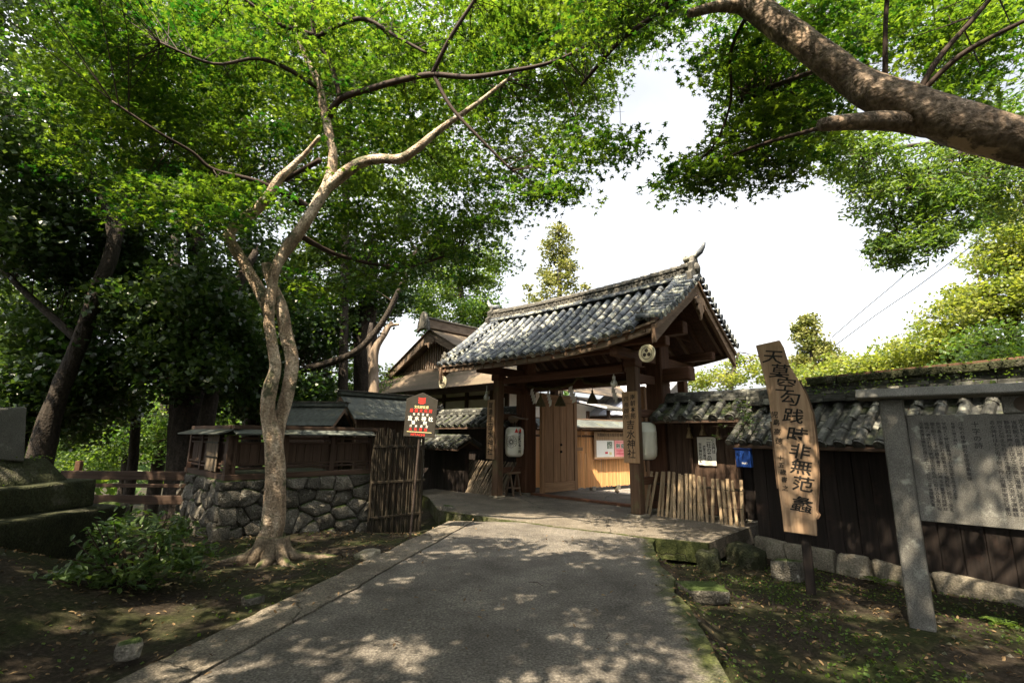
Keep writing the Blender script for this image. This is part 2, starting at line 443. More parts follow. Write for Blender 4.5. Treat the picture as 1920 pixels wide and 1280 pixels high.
def height(x, y):
    n = 0.035 * mnoise.noise(Vector((x * .8, y * .8, 0))) + 0.015 * mnoise.noise(Vector((x * 3, y * 3, 4)))
    gx, gy_ = tog((x, y, 0))
    if x < xl(y):
        z = -0.05 + 0.55 * sstep(-3.6, -6.2, x) * sstep(7.0, 4.6, y) + 0.18 * sstep(-3.0, -4.2, x) * sstep(6.5, 4.5, y)
        z -= 0.25 * sstep(8.6, 10.2, y)
        z -= 2.6 * sstep(-7.6, -11, x) * sstep(7.6, 9.4, y)
    elif x > xr(y):
        z = -0.06 - 0.18 * sstep(0, .35, x - xr(y)) - 0.12 * sstep(5, 8, y)
    else:
        z = -0.32
    if gx > -4.6 and gx < 4.6 and gy_ > -2.2: z = min(z, -0.2)
    z -= 2.0 * sstep(14, 22, y) * sstep(-4, -9, x)
    z += 9.0 * sstep(10, 34, x) * sstep(2, 9, y)
    return z + n

def ground():
    def lines(a, b, st, far):
        core = list(np.arange(a, b + 1e-6, st))
        hi = [b + (st * 3) * (1.35 ** k) * 3 for k in range(1, 30) if (st * 3) * (1.35 ** k) * 3 < far]
        lo = [a - (st * 3) * (1.35 ** k) * 3 for k in range(1, 30) if (st * 3) * (1.35 ** k) * 3 < far]
        return lo[::-1] + core + hi
    xs, ys = lines(-9, 8, .11, 900), lines(-5, 16, .11, 900)
    vs = [(x, y, height(x, y)) for y in ys for x in xs]
    nx = len(xs)
    fs = [(j*nx+i, j*nx+i+1, (j+1)*nx+i+1, (j+1)*nx+i) for j in range(len(ys)-1) for i in range(nx-1)]
    me = bpy.data.meshes.new('ground')
    me.from_pydata(vs, [], fs)
    me.polygons.foreach_set('use_smooth', [True] * len(fs))
    g = NG('forest soil with moss')
    v = g.coords((1, 1, 1), False)
    n1 = g.n('TexNoise', {'Vector': v, 'Scale': 1.1, 'Detail': 8, 'Roughness': 0.65}).outputs['Fac']
    n2 = g.n('TexNoise', {'Vector': v, 'Scale': 26.0, 'Detail': 6, 'Roughness': 0.7}).outputs['Fac']
    n3 = g.n('TexVoronoi', {'Vector': v, 'Scale': 34.0}).outputs['Distance']
    soil = g.ramp(n2, [(0.28, (0.009, 0.007, 0.005)), (0.52, (0.027, 0.021, 0.015)), (0.72, (0.072, 0.058, 0.043))])
    moss = g.ramp(n2, [(0.28, (0.008, 0.011, 0.003)), (0.55, (0.021, 0.028, 0.007)), (0.75, (0.050, 0.060, 0.017))])
    f = g.n('MapRange', {0: n1, 1: 0.43, 2: 0.62}).outputs[0]
    col = g.mix(f, soil, moss)
    peb = g.n('MapRange', {0: n3, 1: 0.10, 2: 0.05}).outputs[0]
    pn = g.n('TexNoise', {'Vector': v, 'Scale': 6.0}).outputs['Fac']
    pf = g.n('Math', {0: peb, 1: g.n('MapRange', {0: pn, 1: .5, 2: .62}).outputs[0]}, operation='MULTIPLY').outputs[0]
    col = g.mix(pf, col, (0.17, 0.145, 0.115))
    m = g.finish(col, 0.95, g.n('Math', {0: n2, 1: pf}, operation='ADD').outputs[0], 0.02, 1.0, 0.15)
    me.materials.append(m)
    put('ground', me, kind='structure')
ground()

def sheet(name, grid, mat, skirt=0.3, mossf=None):
    """grid of points (rows along the length) with a skirt all round; mossf(u, v) stored as attribute"""
    nr, nc = len(grid), len(grid[0])
    vs = [tuple(p) for r in grid for p in r]
    ms = [mossf(j / (nc-1), i / (nr-1)) if mossf else 0.0 for i in range(nr) for j in range(nc)]
    fs = [(i*nc+j, i*nc+j+1, (i+1)*nc+j+1, (i+1)*nc+j) for i in range(nr-1) for j in range(nc-1)]
    rim = [j for j in range(nc)] + [i*nc+nc-1 for i in range(1, nr)] + [(nr-1)*nc+j for j in range(nc-2, -1, -1)] + [i*nc for i in range(nr-2, 0, -1)]
    b = len(vs)
    for k in rim:
        p = vs[k]; vs.append((p[0], p[1], p[2] - skirt)); ms.append(ms[k])
    L = len(rim)
    fs += [(rim[k], b + k, b + (k+1) % L, rim[(k+1) % L]) for k in range(L)]
    me = bpy.data.meshes.new(name)
    me.from_pydata(vs, [], fs)
    at_ = me.attributes.new('moss', 'FLOAT', 'POINT')
    at_.data.foreach_set('value', ms)
    me.materials.append(mat)
    return put(name, me, kind='structure')

def paving_mat(name, c0, c1, c2, speck, crack=0.0):
    g = NG(name)
    v = g.coords((1, 1, 1), False)
    n1 = g.n('TexNoise', {'Vector': v, 'Scale': 1.3, 'Detail': 9, 'Roughness': 0.68}).outputs['Fac']
    n2 = g.n('TexNoise', {'Vector': v, 'Scale': speck, 'Detail': 3, 'Roughness': 0.7}).outputs['Fac']
    vo = g.n('TexVoronoi', {'Vector': v, 'Scale': speck * .9}).outputs['Distance']
    col = g.ramp(n1, [(0.3, c0), (0.5, c1), (0.72, c2)])
    col = g.mix(1.0, col, g.ramp(n2, [(0.30, 0.38), (0.5, 0.95), (0.70, 1.9)]), 'MULTIPLY')
    mo = g.n('Attribute', attribute_name='moss').outputs['Fac']
    n4 = g.n('TexNoise', {'Vector': v, 'Scale': 5.0, 'Detail': 7, 'Roughness': .7}).outputs['Fac']
    q = g.n('Math', {0: mo, 1: n4}, operation='ADD').outputs[0]
    mf = g.n('MapRange', {0: q, 1: 0.85, 2: 1.15}).outputs[0]
    col = g.mix(mf, col, g.ramp(n2, [(0.3, (0.016, 0.021, 0.006)), (0.7, (0.070, 0.082, 0.024))]))
    wv = g.n('VectorMath', {0: v, 1: g.n('VectorMath', {0: g.n('TexNoise', {'Vector': v, 'Scale': 2.2, 'Detail': 5}).outputs['Color'], 1: (.5, .5, .5)}, operation='MULTIPLY').outputs[0]}, operation='ADD').outputs[0]
    cr = g.n('TexVoronoi', {'Vector': wv, 'Scale': 0.42}, feature='DISTANCE_TO_EDGE').outputs['Distance']
    cf = g.n('MapRange', {0: cr, 1: 0.005, 2: 0.001, 4: crack}).outputs[0]
    col = g.mix(cf, col, (0.018, 0.016, 0.012))
    n5 = g.n('TexNoise', {'Vector': v, 'Scale': 14.0, 'Detail': 4}).outputs['Fac']
    col = g.mix(g.n('MapRange', {0: n5, 1: .62, 2: .74, 4: .5}).outputs[0], col, (0.05, 0.042, 0.033))
    h0 = g.n('Math', {0: n2, 1: vo}, operation='ADD').outputs[0]
    h = g.n('Math', {0: h0, 1: g.n('Math', {0: cf, 1: 2.0}, operation='MULTIPLY').outputs[0]}, operation='SUBTRACT').outputs[0]
    return g.finish(col, 0.85, h, 0.006, 0.9, 0.25)

M['asphalt'] = paving_mat('worn aggregate paving', (0.054, 0.049, 0.043), (0.100, 0.091, 0.080), (0.160, 0.146, 0.127), 46)
M['concrete'] = paving_mat('worn concrete', (0.070, 0.061, 0.049), (0.115, 0.101, 0.082), (0.17, 0.150, 0.123), 55, 0.8)

M['court'] = paving_mat('pale court paving', (0.11, 0.102, 0.09), (0.155, 0.145, 0.13), (0.20, 0.19, 0.17), 40)

def jag(y, s, a): return a * mnoise.noise(Vector((y * 1.7, s, 0))) + a * .5 * mnoise.noise(Vector((y * 6, s, 3)))
CRK = lambda y: xl(y) + 0.47 + jag(y, 5, .035)
ys = list(np.arange(-7, 9.9, .12))
def rz(x, y): return 0.010 * mnoise.noise(Vector((x * .7, y * .7, 8))) + 0.003 * mnoise.noise(Vector((x * 4, y * 4, 1)))
g_road = []
for y in ys:
    a, b = CRK(y) + 0.012, xr(y) + jag(y, 9, .07) + 0.35 * sstep(7.4, 9.8, y)
    g_road.append([(a + (b - a) * k / 30, y, -0.022 + rz(a + (b - a) * k / 30, y)) for k in range(31)])
sheet('road', g_road, M['asphalt'], 0.32, lambda u, v: 0.66 * sstep(0.86, 1.0, u) + 0.28 * sstep(.07, 0, u))
g_kerb = []
for y in ys:
    a, b = xl(y) + jag(y, 2, .05), CRK(y) - 0.008
    g_kerb.append([(a + (b - a) * k / 5, y, -0.012 + rz(a + (b - a) * k / 5, y) * .6) for k in range(6)])
sheet('kerb', g_kerb, M['concrete'], 0.25, lambda u, v: 0.40 * sstep(.25, 0, u))
# the raised concrete apron in front of and through the gate
front = [(-4.9, -0.75), (-3.3, -1.35), (-1.4, -2.5), (0.6, -2.28), (1.9, -2.02), (3.3, -1.8), (4.15, -1.5)]
def fy(x):
    for (x0, y0), (x1, y1) in zip(front, front[1:]):
        if x0 <= x <= x1: return y0 + (y1 - y0) * (x - x0) / (x1 - x0)
    return front[-1][1]
g_ap = []
for i in range(44):
    row = []
    for j in range(60):
        x = -4.9 + 9.05 * j / 59
        y0 = fy(x) + jag(x, 17, .04)
        v = (i / 43) ** 1.5
        y = y0 + (3.3 - y0) * v
        p = gw(x, y)
        row.append((p.x, p.y, 0.012 * sstep(0, .2, v) - 0.006 + rz(p.x, p.y) * .7))
    g_ap.append(row)
sheet('gate_apron', g_ap, M['concrete'], 0.30, lambda u, v: 0.58 * sstep(.10, 0, v) + .25 * sstep(.80, 1, u) + .25 * sstep(.2, 0, u))
# ------------------------------------------------------------------ tiled roofs
def cover_mesh(name, r, L, mat, n=7):
    mb = MB()
    for y, k in ((0, 1.0), (L, 0.9)):
        for i in range(n):
            a = math.pi * i / (n - 1)
            mb.v.append((r * k * math.cos(a), y, r * k * math.sin(a) * 1.05))
    mb.f += [(i, i + 1, n + i + 1, n + i) for i in range(n - 1)]
    mb.f.append(tuple(range(n)))
    return mb.mesh(name, mat, smooth=False)

def pan_mesh(name, w, L, mat, dip=0.04, n=5, lip=0.03):
    mb = MB()
    for y, dz in ((0, -lip), (0, 0), (L, -0.006)):
        for i in range(n):
            u = i / (n - 1) * 2 - 1
            mb.v.append((u * w / 2, y, -dip * (1 - u * u) + dz))
    for a in (0, n):
        mb.f += [(a + i, a + i + 1, a + n + i + 1, a + n + i) for i in range(n - 1)]
    return mb.mesh(name, mat)

def disc_mesh(name, r, mat, t=0.035, n=14):
    Mx = Matrix.Rotation(rad(90), 4, 'X')
    return MB().lathe([(r, 0), (r, t), (r * .82, t), (r * .80, t - .010), (r * .42, t - .010), (r * .38, t - .002), (r * .1, t)], n, Mx).mesh(name, mat, smooth=False)

def tile_slope(parent, x0, x1, nrow, prof, nc, npan, r, mats, eave=True, jit=0.012, names=('cover_tile', 'pan_tile', 'eave_end_tile'), over=1.12, rowx=None):
    """a slope of pan and cover tiles; prof(x, v) gives (y, z) from eave (0) to ridge (1)"""
    sp = (x1 - x0) / nrow
    L0 = (Vector((0,) + tuple(prof((x0+x1)/2, 1))) - Vector((0,) + tuple(prof((x0+x1)/2, 0)))).length
    cm = cover_mesh(names[0], r, L0 / nc * over, mats[0])
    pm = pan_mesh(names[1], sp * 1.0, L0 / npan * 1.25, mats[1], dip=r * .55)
    dm = disc_mesh(names[2], r * 1.08, mats[0])
    q = random.Random(int(x0 * 100) + nrow)
    def fr(x, v, dv):
        y0, z0 = prof(x, v)
        y1, z1 = prof(x, min(1.05, v + dv))
        ya, za = prof(x - .05, v); yb, zb = prof(x + .05, v)
        Y = Vector((0, y1 - y0, z1 - z0)).normalized()
        X = Vector((.1, yb - ya, zb - za)).normalized()
        Z = X.cross(Y).normalized()
        X = Y.cross(Z)
        return Vector((x, y0, z0)), X, Y, Z
    for i in range(nrow + 1):
        x = x0 + sp * i
        for k in range(nc):
            v = k / nc
            p, X, Y, Z = fr(x + q.uniform(-jit, jit), v, 1 / nc)
            a = q.uniform(-.03, .03)
            X2 = X * math.cos(a) + Y * math.sin(a); Y2 = Y * math.cos(a) - X * math.sin(a)
            put(names[0], cm, parent, axes(p + Z * (0.012 + q.uniform(0, .006)), X2, Y2, Z))
        if eave:
            p, X, Y, Z = fr(x, 0.0, .05)
            put(names[2], dm, parent, axes(p + Z * (r * .05) - Y * 0.012, X, Y, Z))
        if i < nrow:
            for k in range(npan):
                v = k / npan
                p, X, Y, Z = fr(x + sp / 2, v, 1 / npan)
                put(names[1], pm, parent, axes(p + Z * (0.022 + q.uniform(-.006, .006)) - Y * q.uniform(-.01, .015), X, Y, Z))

def ridge_stack(parent, x0, x1, y, z, layers, mats, step=0.34, top_r=0.075, zf=None):
    """courses of flat ridge tiles under a row of round ones, along local x"""
    q = random.Random(int(x0 * 31) + 5)
    for (w, h, key) in layers:
        n = max(1, round((x1 - x0) / step))
        L = (x1 - x0) / n
        me = MB().box(-L * .495, L * .495, -w / 2, w / 2, 0, h).mesh('ridge_tile', mats[key], 0.006)
        for i in range(n):
            x = x0 + L * (i + .5)
            dz = zf(x) if zf else 0
            put('ridge_tile', me, parent, TR(x, y + q.uniform(-.006, .006), z + dz + q.uniform(-.003, .003), q.uniform(-.02, .02), 0, q.uniform(-.02, .02)))
        z += h + 0.002
    if top_r:
        n = max(1, round((x1 - x0) / .27))
        L = (x1 - x0) / n
        me = cover_mesh('ridge_cap_tile', top_r, L * 1.05, mats[1])
        for i in range(n):
            x = x0 + L * i
            dz = zf(x) if zf else 0
            put('ridge_cap_tile', me, parent, axes((x, y, z + dz + q.uniform(0, .006)), (0, -1, 0), (1, 0, 0), (0, 0, 1)))
    return z

def text_mesh(name, body, size, mat, spacing=1.0, bold=0.0, shear=0.0, align='CENTER'):
    c = bpy.data.curves.new(name, 'FONT')
    c.body = body
    c.size = size
    c.space_line = spacing
    c.align_x = align
    c.offset = bold
    c.shear = shear
    c.resolution_u = 2
    c.extrude = 0.0
    o = bpy.data.objects.new(name, c)
    COL.objects.link(o)
    me = bpy.data.meshes.new_from_object(o.evaluated_get(bpy.context.evaluated_depsgraph_get()))
    bpy.data.objects.remove(o)
    bpy.data.curves.remove(c)
    me.name = name
    me.materials.clear()
    me.materials.append(mat)
    return me

def letters(parent, body, x, y, z, size, mat, name='lettering', vertical=False, spacing=1.0, bold=0.0, rot=0.0, sx=1.0, shear=0.0):
    """flat lettering standing in the local xz plane, facing -y; z is the top of the first line"""
    if vertical: body = '\n'.join(body)
    me = text_mesh(name, body, size, mat, spacing, bold, shear)
    return put(name, me, parent, TR(x, y, z - size * .88, rad(90), rot, 0, (sx, 1, 1)))

# ------------------------------------------------------------------ the gate
gate = empty('shrine_gate', GO, GANG, 'large timber shrine gate with curved grey tiled roof at the end of the road', 'gate')
RY, RZ0 = 1.13, 5.14                                       # ridge line
EY = -0.95
XL, XR = -3.6, 3.2
def eave_z(x):
    u = (x + 0.2) / 3.4
    return 3.53 + (0.33 * max(0, u) ** 2.2 if u > 0 else 0.06 * abs(u) ** 2.4)
def gprof(x, v):
    lift = 0.10 * abs((x + .2) / 3.4) ** 2.4
    z0, z1 = eave_z(x), RZ0 + lift
    return EY + (RY - EY) * v, z0 + (z1 - z0) * (0.80 * v + 0.20 * v * v)
def bprof(x, v):
    y, z = gprof(x, v)
    return 2 * RY - y, z
# roof boarding (a thin curved shell under the tiles, front and back)
def shell(name, mat, off, th, prof, x0=XL + .05, x1=XR - .05, nv=8, nx=14, v0=0.0):
    mb = MB()
    for d in (off, off - th):
        for i in range(nx + 1):
            for j in range(nv + 1):
                x = x0 + (x1 - x0) * i / nx
                y, z = prof(x, v0 + (1 - v0) * j / nv)
                mb.v.append((x, y, z + d))
    W, N_ = nv + 1, (nx + 1) * (nv + 1)
    for i in range(nx):
        for j in range(nv):
            a = i * W + j
            mb.f.append((a, a + 1, a + W + 1, a + W))
            mb.f.append((N_ + a, N_ + a + W, N_ + a + W + 1, N_ + a + 1))
    rim = [j for j in range(W)] + [i*W+nv for i in range(1, nx+1)] + [nx*W+j for j in range(nv-1, -1, -1)] + [i*W for i in range(nx-1, 0, -1)]
    for k in range(len(rim)):
        a, b = rim[k], rim[(k+1) % len(rim)]
        mb.f.append((a, b, N_ + b, N_ + a))
    return mb.mesh(name, mat)
put('roof_boarding', shell('roof_boarding', M['gate_y'], -0.05, 0.05, gprof), gate)
put('roof_boarding', shell('roof_boarding', M['gate_y'], -0.05, 0.05, bprof), gate)
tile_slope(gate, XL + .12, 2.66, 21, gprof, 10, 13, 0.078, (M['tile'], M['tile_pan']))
# back slope: out of sight from the road, kept as one piece
mb = MB()
for i in range(22):
    x = XL + .12 + 6.2 * i / 21
    mb.tube([(x,) + (lambda q: (q[0], q[1] + .03))(bprof(x, v / 5)) for v in range(6)], 0.075, 8)
mb.build('back_tiles', M['tile'], gate, kind='stuff')
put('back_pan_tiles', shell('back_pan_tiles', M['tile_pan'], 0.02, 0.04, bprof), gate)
# verge tiles: short round tiles lying across the gable edge, front and back, with a descending ridge inside them
vm = cover_mesh('verge_tile', 0.07, 0.50, M['tile'])
vd = disc_mesh('verge_end_tile', 0.076, M['tile'])
for prof, n, sgn in ((gprof, 12, 1), (bprof, 13, -1)):
    for k in range(n):
        v = (k + .15) / n
        for xe, sx in ((XR + .06, -1), (XL - .02, 1)):
            if sx == 1 and sgn == -1: continue
            y0, z0 = prof(xe, v); y1, z1 = prof(xe, v + .05)
            S = Vector((0, y1 - y0, z1 - z0)).normalized()       # up the slope
            Xa = Vector((sx, 0, 0.10)).normalized()              # from the edge inwards
            Z = S.cross(Xa) if S.cross(Xa).z > 0 else Xa.cross(S)
            Z.normalize()
            Y_ = Xa
            X_ = Y_.cross(Z).normalized()
            p = Vector((xe, y0, z0 + 0.035))
            put('verge_tile', vm, gate, axes(p, X_, Y_, Z))
            put('verge_end_tile', vd, gate, axes(p, X_, Y_, Z))
for xk, xo in ((2.80, 2.80), (XL + .0, XL)):
    path = [(xk, gprof(xk, v)[0], gprof(xk, v)[1] + .10 + .02 * v) for v in np.linspace(0.10, 1.0, 9)]
    for a, b in zip(path, path[1:]):
        d = Vector(b) - Vector(a)
        Y_ = d.normalized(); X_ = Vector((1, 0, 0)); Z = X_.cross(Y_)
        put('descending_ridge_tile', cover_mesh('descending_ridge_tile', 0.10, d.length * 1.12, M['tile']), gate, axes(a, X_, Y_, Z))
    bp = [(xk, bprof(xk, v)[0], bprof(xk, v)[1] + .10) for v in np.linspace(0.06, 1.0, 7)]
    MB().tube(bp, 0.10, 8).build('descending_ridge', M['tile_dark'], gate)
    oy, oz = gprof(xk, .085)
    out = [(-.17, -.05), (-.20, .10), (-.13, .16), (-.15, .27), (-.06, .24), (0, .36), (.06, .24), (.15, .27), (.13, .16), (.20, .10), (.17, -.05), (.07, .02), (-.07, .02)]
    ob = MB().prism([(xk + a * .8, oz + .03 + b * .8) for a, b in out], oy - .03, oy + .05)
    ob.lathe([(.07, -.02), (.05, .02), (.01, .04)], 10, TR(xk, oy - .03, oz + .14, rad(90)))
    ob.build('ridge_end_ornament', M['tile_dark'], gate, 0.008)
# main ridge
rlift = lambda x: 0.10 * abs((x + .2) / 3.4) ** 2.4
mats2 = (M['tile_dark'], M['tile_dark'])
zt = ridge_stack(gate, XL + .08, XR - .08, RY, RZ0 + .0, [(.44, .05, 0), (.36, .045, 0)], (M['tile'], M['tile']), top_r=0, zf=rlift)
sc = MB().prism([(.07 * math.cos(a), .07 * math.sin(a)) for a in np.linspace(0, math.pi, 7)], -.15, .15).mesh('ridge_scallop_tile', M['tile_dark'])
for row, (nn, dx) in enumerate(((44, 0), (44, .07))):
    for i in range(nn):
        x = XL + .18 + dx + (XR - XL - .4) * i / nn
        put('ridge_scallop_tile', sc, gate, TR(x, RY, zt + .012 + row * .062 + rlift(x)))
core = MB()
for i in range(20):
    xa, xb = XL + .1 + (XR - XL - .2) * i / 20, XL + .1 + (XR - XL - .2) * (i + 1) / 20
    core.box(xa, xb + .003, RY - .12, RY + .12, zt - .01 + rlift((xa + xb) / 2), zt + .15 + rlift((xa + xb) / 2))
core.build('ridge_core', M['tile_dark'], gate)
zt2 = ridge_stack(gate, XL + .08, XR - .08, RY, zt + .15, [(.34, .035, 0), (.28, .035, 0)], mats2, top_r=0.085, zf=rlift)
for sx, xe in ((1, XR - .06), (-1, XL + .06)):
    out = [(-.30, -.12), (-.33, .06), (-.22, .14), (-.25, .30), (-.14, .36), (-.10, .50), (0, .56), (.10, .50), (.14, .36), (.25, .30), (.22, .14), (.33, .06), (.30, -.12), (.12, -.02), (-.12, -.02)]
    Mx = axes((xe, RY, RZ0 + .10), (0, 1, 0), (sx, 0, 0), (0, 0, 1))
    ob = MB().prism(out, -.05, .06, Mx)
    ob.lathe([(.13, 0), (.12, .05), (.05, .08), (.01, .085)], 12, axes((xe + sx * .05, RY, RZ0 + .32), (0, 1, 0), (0, 0, 1), (sx, 0, 0)))
    on = ob.build('ridge_end_ornament', M['tile_dark'], gate, 0.012)
    top = RZ0 + .60
    horn = [(xe - sx * .22, RY, top - .03), (xe + sx * .02, RY, top + .0), (xe + sx * .18, RY, top + .09), (xe + sx * .25, RY, top + .19), (xe + sx * .28, RY, top + .28)]
    MB().tube(horn, [.085, .08, .065, .045, .034], 10).build('ridge_horn_tile', M['tile'], gate, smooth=True)
# timber frame
def beam(name, x0, x1, y0, y1, z0, z1, mat, bv=0.012, parent=None):
    return MB().box(x0, x1, y0, y1, z0, z1).build(name, M[mat], parent or gate, bv)
for x in (-2.1, 2.1):
    beam('front_post', x - .115, x + .115, -.115, .115, 0.05, 3.28, 'post_z', 0.02)
    MB().box(x - .17, x + .17, -.17, .17, -.05, .052).build('post_base_stone', M['stone_pale'], gate, 0.02)
    beam('main_pillar', x - .21, x + .21, .92, 1.36, 0.06, 3.95, 'gate_z', 0.03)
    MB().box(x - .27, x + .27, .86, 1.42, -.05, .065).build('post_base_stone', M['stone_pale'], gate, 0.02)
    beam('rear_post', x - .10, x + .10, 2.35, 2.55, 0.05, 3.25, 'gate_z', 0.015)
    beam('bracket_arm', x - .09, x + .09, -.78, 3.0, 3.285, 3.50, 'gate_y', 0.015)
    beam('tie_rail', x - .05, x + .05, .118, .918, 2.05, 2.22, 'gate_y')
    beam('tie_rail', x - .05, x + .05, .118, .918, .62, .78, 'gate_y')
    beam('tie_rail', x - .05, x + .05, .118, .918, 2.80, 3.0, 'gate_y')
    beam('bracket_block', x - .15, x + .15, -.16, .16, 3.12, 3.30, 'gate_x', 0.02)
    beam('gable_strut', x - .11, x + .11, 1.02, 1.26, 4.26, 4.92, 'gate_z', 0.015)
beam('lintel', -2.75, 2.95, .98, 1.28, 2.88, 3.18, 'gate_x', 0.02)
beam('ridge_girder', -2.95, 2.85, 1.0, 1.26, 3.955, 4.25, 'gate_x', 0.02)
beam('front_girder', -2.75, 2.95, -.10, .10, 3.505, 3.72, 'gate_x', 0.02)
beam('eave_purlin', -3.35, 2.95, -.62, -.46, 3.505, 3.62, 'gate_x', 0.012)
beam('rear_girder', -2.75, 2.95, 2.38, 2.54, 3.505, 3.70, 'gate_x', 0.02)
beam('ridge_purlin', -3.45, 3.0, 1.05, 1.21, 4.90, 5.02, 'gate_x', 0.012)
beam('tie_rail', -1.87, 1.87, -.06, .06, 3.02, 3.20, 'gate_x', 0.012)
beam('threshold', -1.88, 1.88, 1.05, 1.20, 0.0, .07, 'gate_x', 0.01)
# rafters follow the boarding
for prof, nm in ((gprof, 'rafter'), (bprof, 'rafter')):
    for i in range(17):
        x = XL + .28 + (XR - XL - .56) * i / 16
        pts = [prof(x, v) for v in (0.0, .33, .66, 1.0)]
        mb = MB()
        poly = [(y, z - .105) for y, z in pts] + [(y, z - .185) for y, z in reversed(pts)]
        mb.prism(poly, -.035, .035, axes((x, 0, 0), (0, 1, 0), (1, 0, 0), (0, 0, 1)))
        mb.build(nm, M['old_y'] if i % 5 else M['gate_y'], gate)
# eave boards along the edge
for prof, s in ((gprof, 1), (bprof, -1)):
    for nm, dz0, dz1, dy0, dy1, key in (('fascia_board', -.055, -.20, .02, .09, 'old_x'), ('eave_board', -.006, -.052, -.03, .05, 'old_x')):
        mb = MB()
        n = 18
        for i in range(n + 1):
            x = XL + .02 + (XR - XL - .04) * i / n
            y, z = prof(x, 0)
            for yy, zz in ((y + s * dy0, z + dz1), (y + s * dy1, z + dz1), (y + s * dy1, z + dz0), (y + s * dy0, z + dz0)):
                mb.v.append((x, yy, zz))
        for i in range(n):
            for k in range(4):
                a, b = i*4+k, i*4+(k+1) % 4
                mb.f.append((a, b, b+4, a+4))
        mb.f += [(3, 2, 1, 0), (n*4, n*4+1, n*4+2, n*4+3)]
        mb.build(nm, M[key], gate)
# bargeboards and pendants on the gables
for xe, th in ((XR - .10, .08), (XL + .06, .08)):
    for prof in (gprof, bprof):
        vs = np.linspace(-0.02, 1.0, 10)
        poly = [(prof(xe, v)[0], prof(xe, v)[1] - .06) for v in vs] + [(prof(xe, v)[0], prof(xe, v)[1] - .06 - (.36 - .10 * math.sin(math.pi * min(1, max(0, v))))) for v in vs[::-1]]
        MB().prism(poly, 0, th, axes((xe, 0, 0), (0, 1, 0), (1, 0, 0), (0, 0, 1))).build('bargeboard', M['old_y'], gate, 0.006)
        poly2 = [(prof(xe, v)[0], prof(xe, v)[1] - .055) for v in vs] + [(prof(xe, v)[0], prof(xe, v)[1] - .14) for v in vs[::-1]]
        sx = 1 if xe > 0 else -1
        MB().prism(poly2, 0, .04, axes((xe + (.085 if sx > 0 else -.045), 0, 0), (0, 1, 0), (1, 0, 0), (0, 0, 1))).build('bargeboard_trim', M['old_y'], gate)
    pend = [(-.05, .12), (-.16, .10), (-.26, .02), (-.22, -.10), (-.12, -.08), (-.16, -.22), (-.07, -.30), (0, -.46), (.07, -.30), (.16, -.22), (.12, -.08), (.22, -.10), (.26, .02), (.16, .10), (.05, .12)]
    sx = 1 if xe > 0 else -1
    MB().prism([(a, b) for a, b in pend], 0, .06, axes((xe + (.09 if sx > 0 else -.07), RY, RZ0 - .48), (0, 1, 0), (1, 0, 0), (0, 0, 1))).build('gable_pendant', M['old_z'], gate, 0.01)
    # gable infill behind the bargeboard
    poly = [(1.13 - 1.35, 4.02), (1.13 + 1.35, 4.02), (1.13, 5.02)]
    MB().prism(poly, 0, .03, axes((xe - sx * .75, 0, 0), (0, 1, 0), (1, 0, 0), (0, 0, 1))).build('gable_panel', M['gate_z'], gate)
# round cream crests under the eave corners
def crest(x, y, z):
    o = MB().lathe([(.175, 0), (.175, .03), (.155, .035), (.150, .026), (.120, .026), (.115, .034), (.02, .036)], 28, TR(x, y, z, rad(90))).build('crest_disc', M['crest'], gate)
    mb = MB()
    for k in range(3):
        a = rad(90 + 120 * k)
        mb.lathe([(.040, 0), (.030, .008), (.004, .010)], 12, TR(x + .055 * math.cos(a), y - .034, z + .055 * math.sin(a), rad(90)))
    mb.build('crest_emblem', M['ink_soft'], o)
    mb = MB()
    for k in range(36):
        a0, a1 = 2 * math.pi * k / 36, 2 * math.pi * (k + 1) / 36
        mb.add([(x + r_ * math.cos(a_), y - .0375, z + r_ * math.sin(a_)) for r_, a_ in ((.118, a0), (.118, a1), (.108, a1), (.108, a0))], [(0, 1, 2, 3)])
    mb.build('crest_ring', M['ink_soft'], o)
crest(2.95, -.90, 3.22)
crest(-3.45, -.90, 3.10)
# doors: both leaves stand open inwards
for sx in (-1, 1):
    door = MB().box(-.02, .02, .02, 1.56, .12, 2.80).build('door', M['door_z'], gate, 0.0, M=TR(sx * 1.62, 1.24, 0, 0, 0, rad(3) * sx))
    f = sx * -1                                             # seen face
    for k, (a, b) in enumerate(((.13, .50), (.53, .80), (.83, 1.08), (1.11, 1.42))):
        MB().box(.021, .034, a, b, .34, 2.60).build('door_plank', M['door_z'], door, 0.004)
        MB().box(-.034, -.021, a, b, .34, 2.60).build('door_plank', M['door_z'], door, 0.004)
    for a, b in ((.0, .115), (1.435, 1.58)):
        MB().box(-.05, .05, a, b, .05, 2.84).build('door_stile', M['door_z'], door, 0.008)
    for a in (.515, .815, 1.095):
        MB().box(-.045, .045, a - .022, a + .022, .33, 2.62).build('door_batten', M['door_z'], door, 0.006)
    for a, b in ((.06, .325), (2.61, 2.82)):
        MB().box(-.048, .048, .116, 1.434, a, b).build('door_rail', M['door_y'], door, 0.008)
    for z in (1.38, 1.18):
        MB().lathe([(.038, 0), (.036, .02), (.018, .045), (.003, .05)], 10, TR(.045, .815, z, 0, rad(90), 0)).build('door_knob', M['iron'], door)
    MB().box(-.03, .03, 1.585, 1.86, 1.20, 1.30).build('door_bolt', M['door_y'], door, 0.006)
# ------------------------------------------------------------------ things hung on the gate
def gthing(name, x, y, z, label, cat, group=None, rz_=0.0):
    return empty(name, gw(x, y, z), GANG + rz_, label, cat, group)

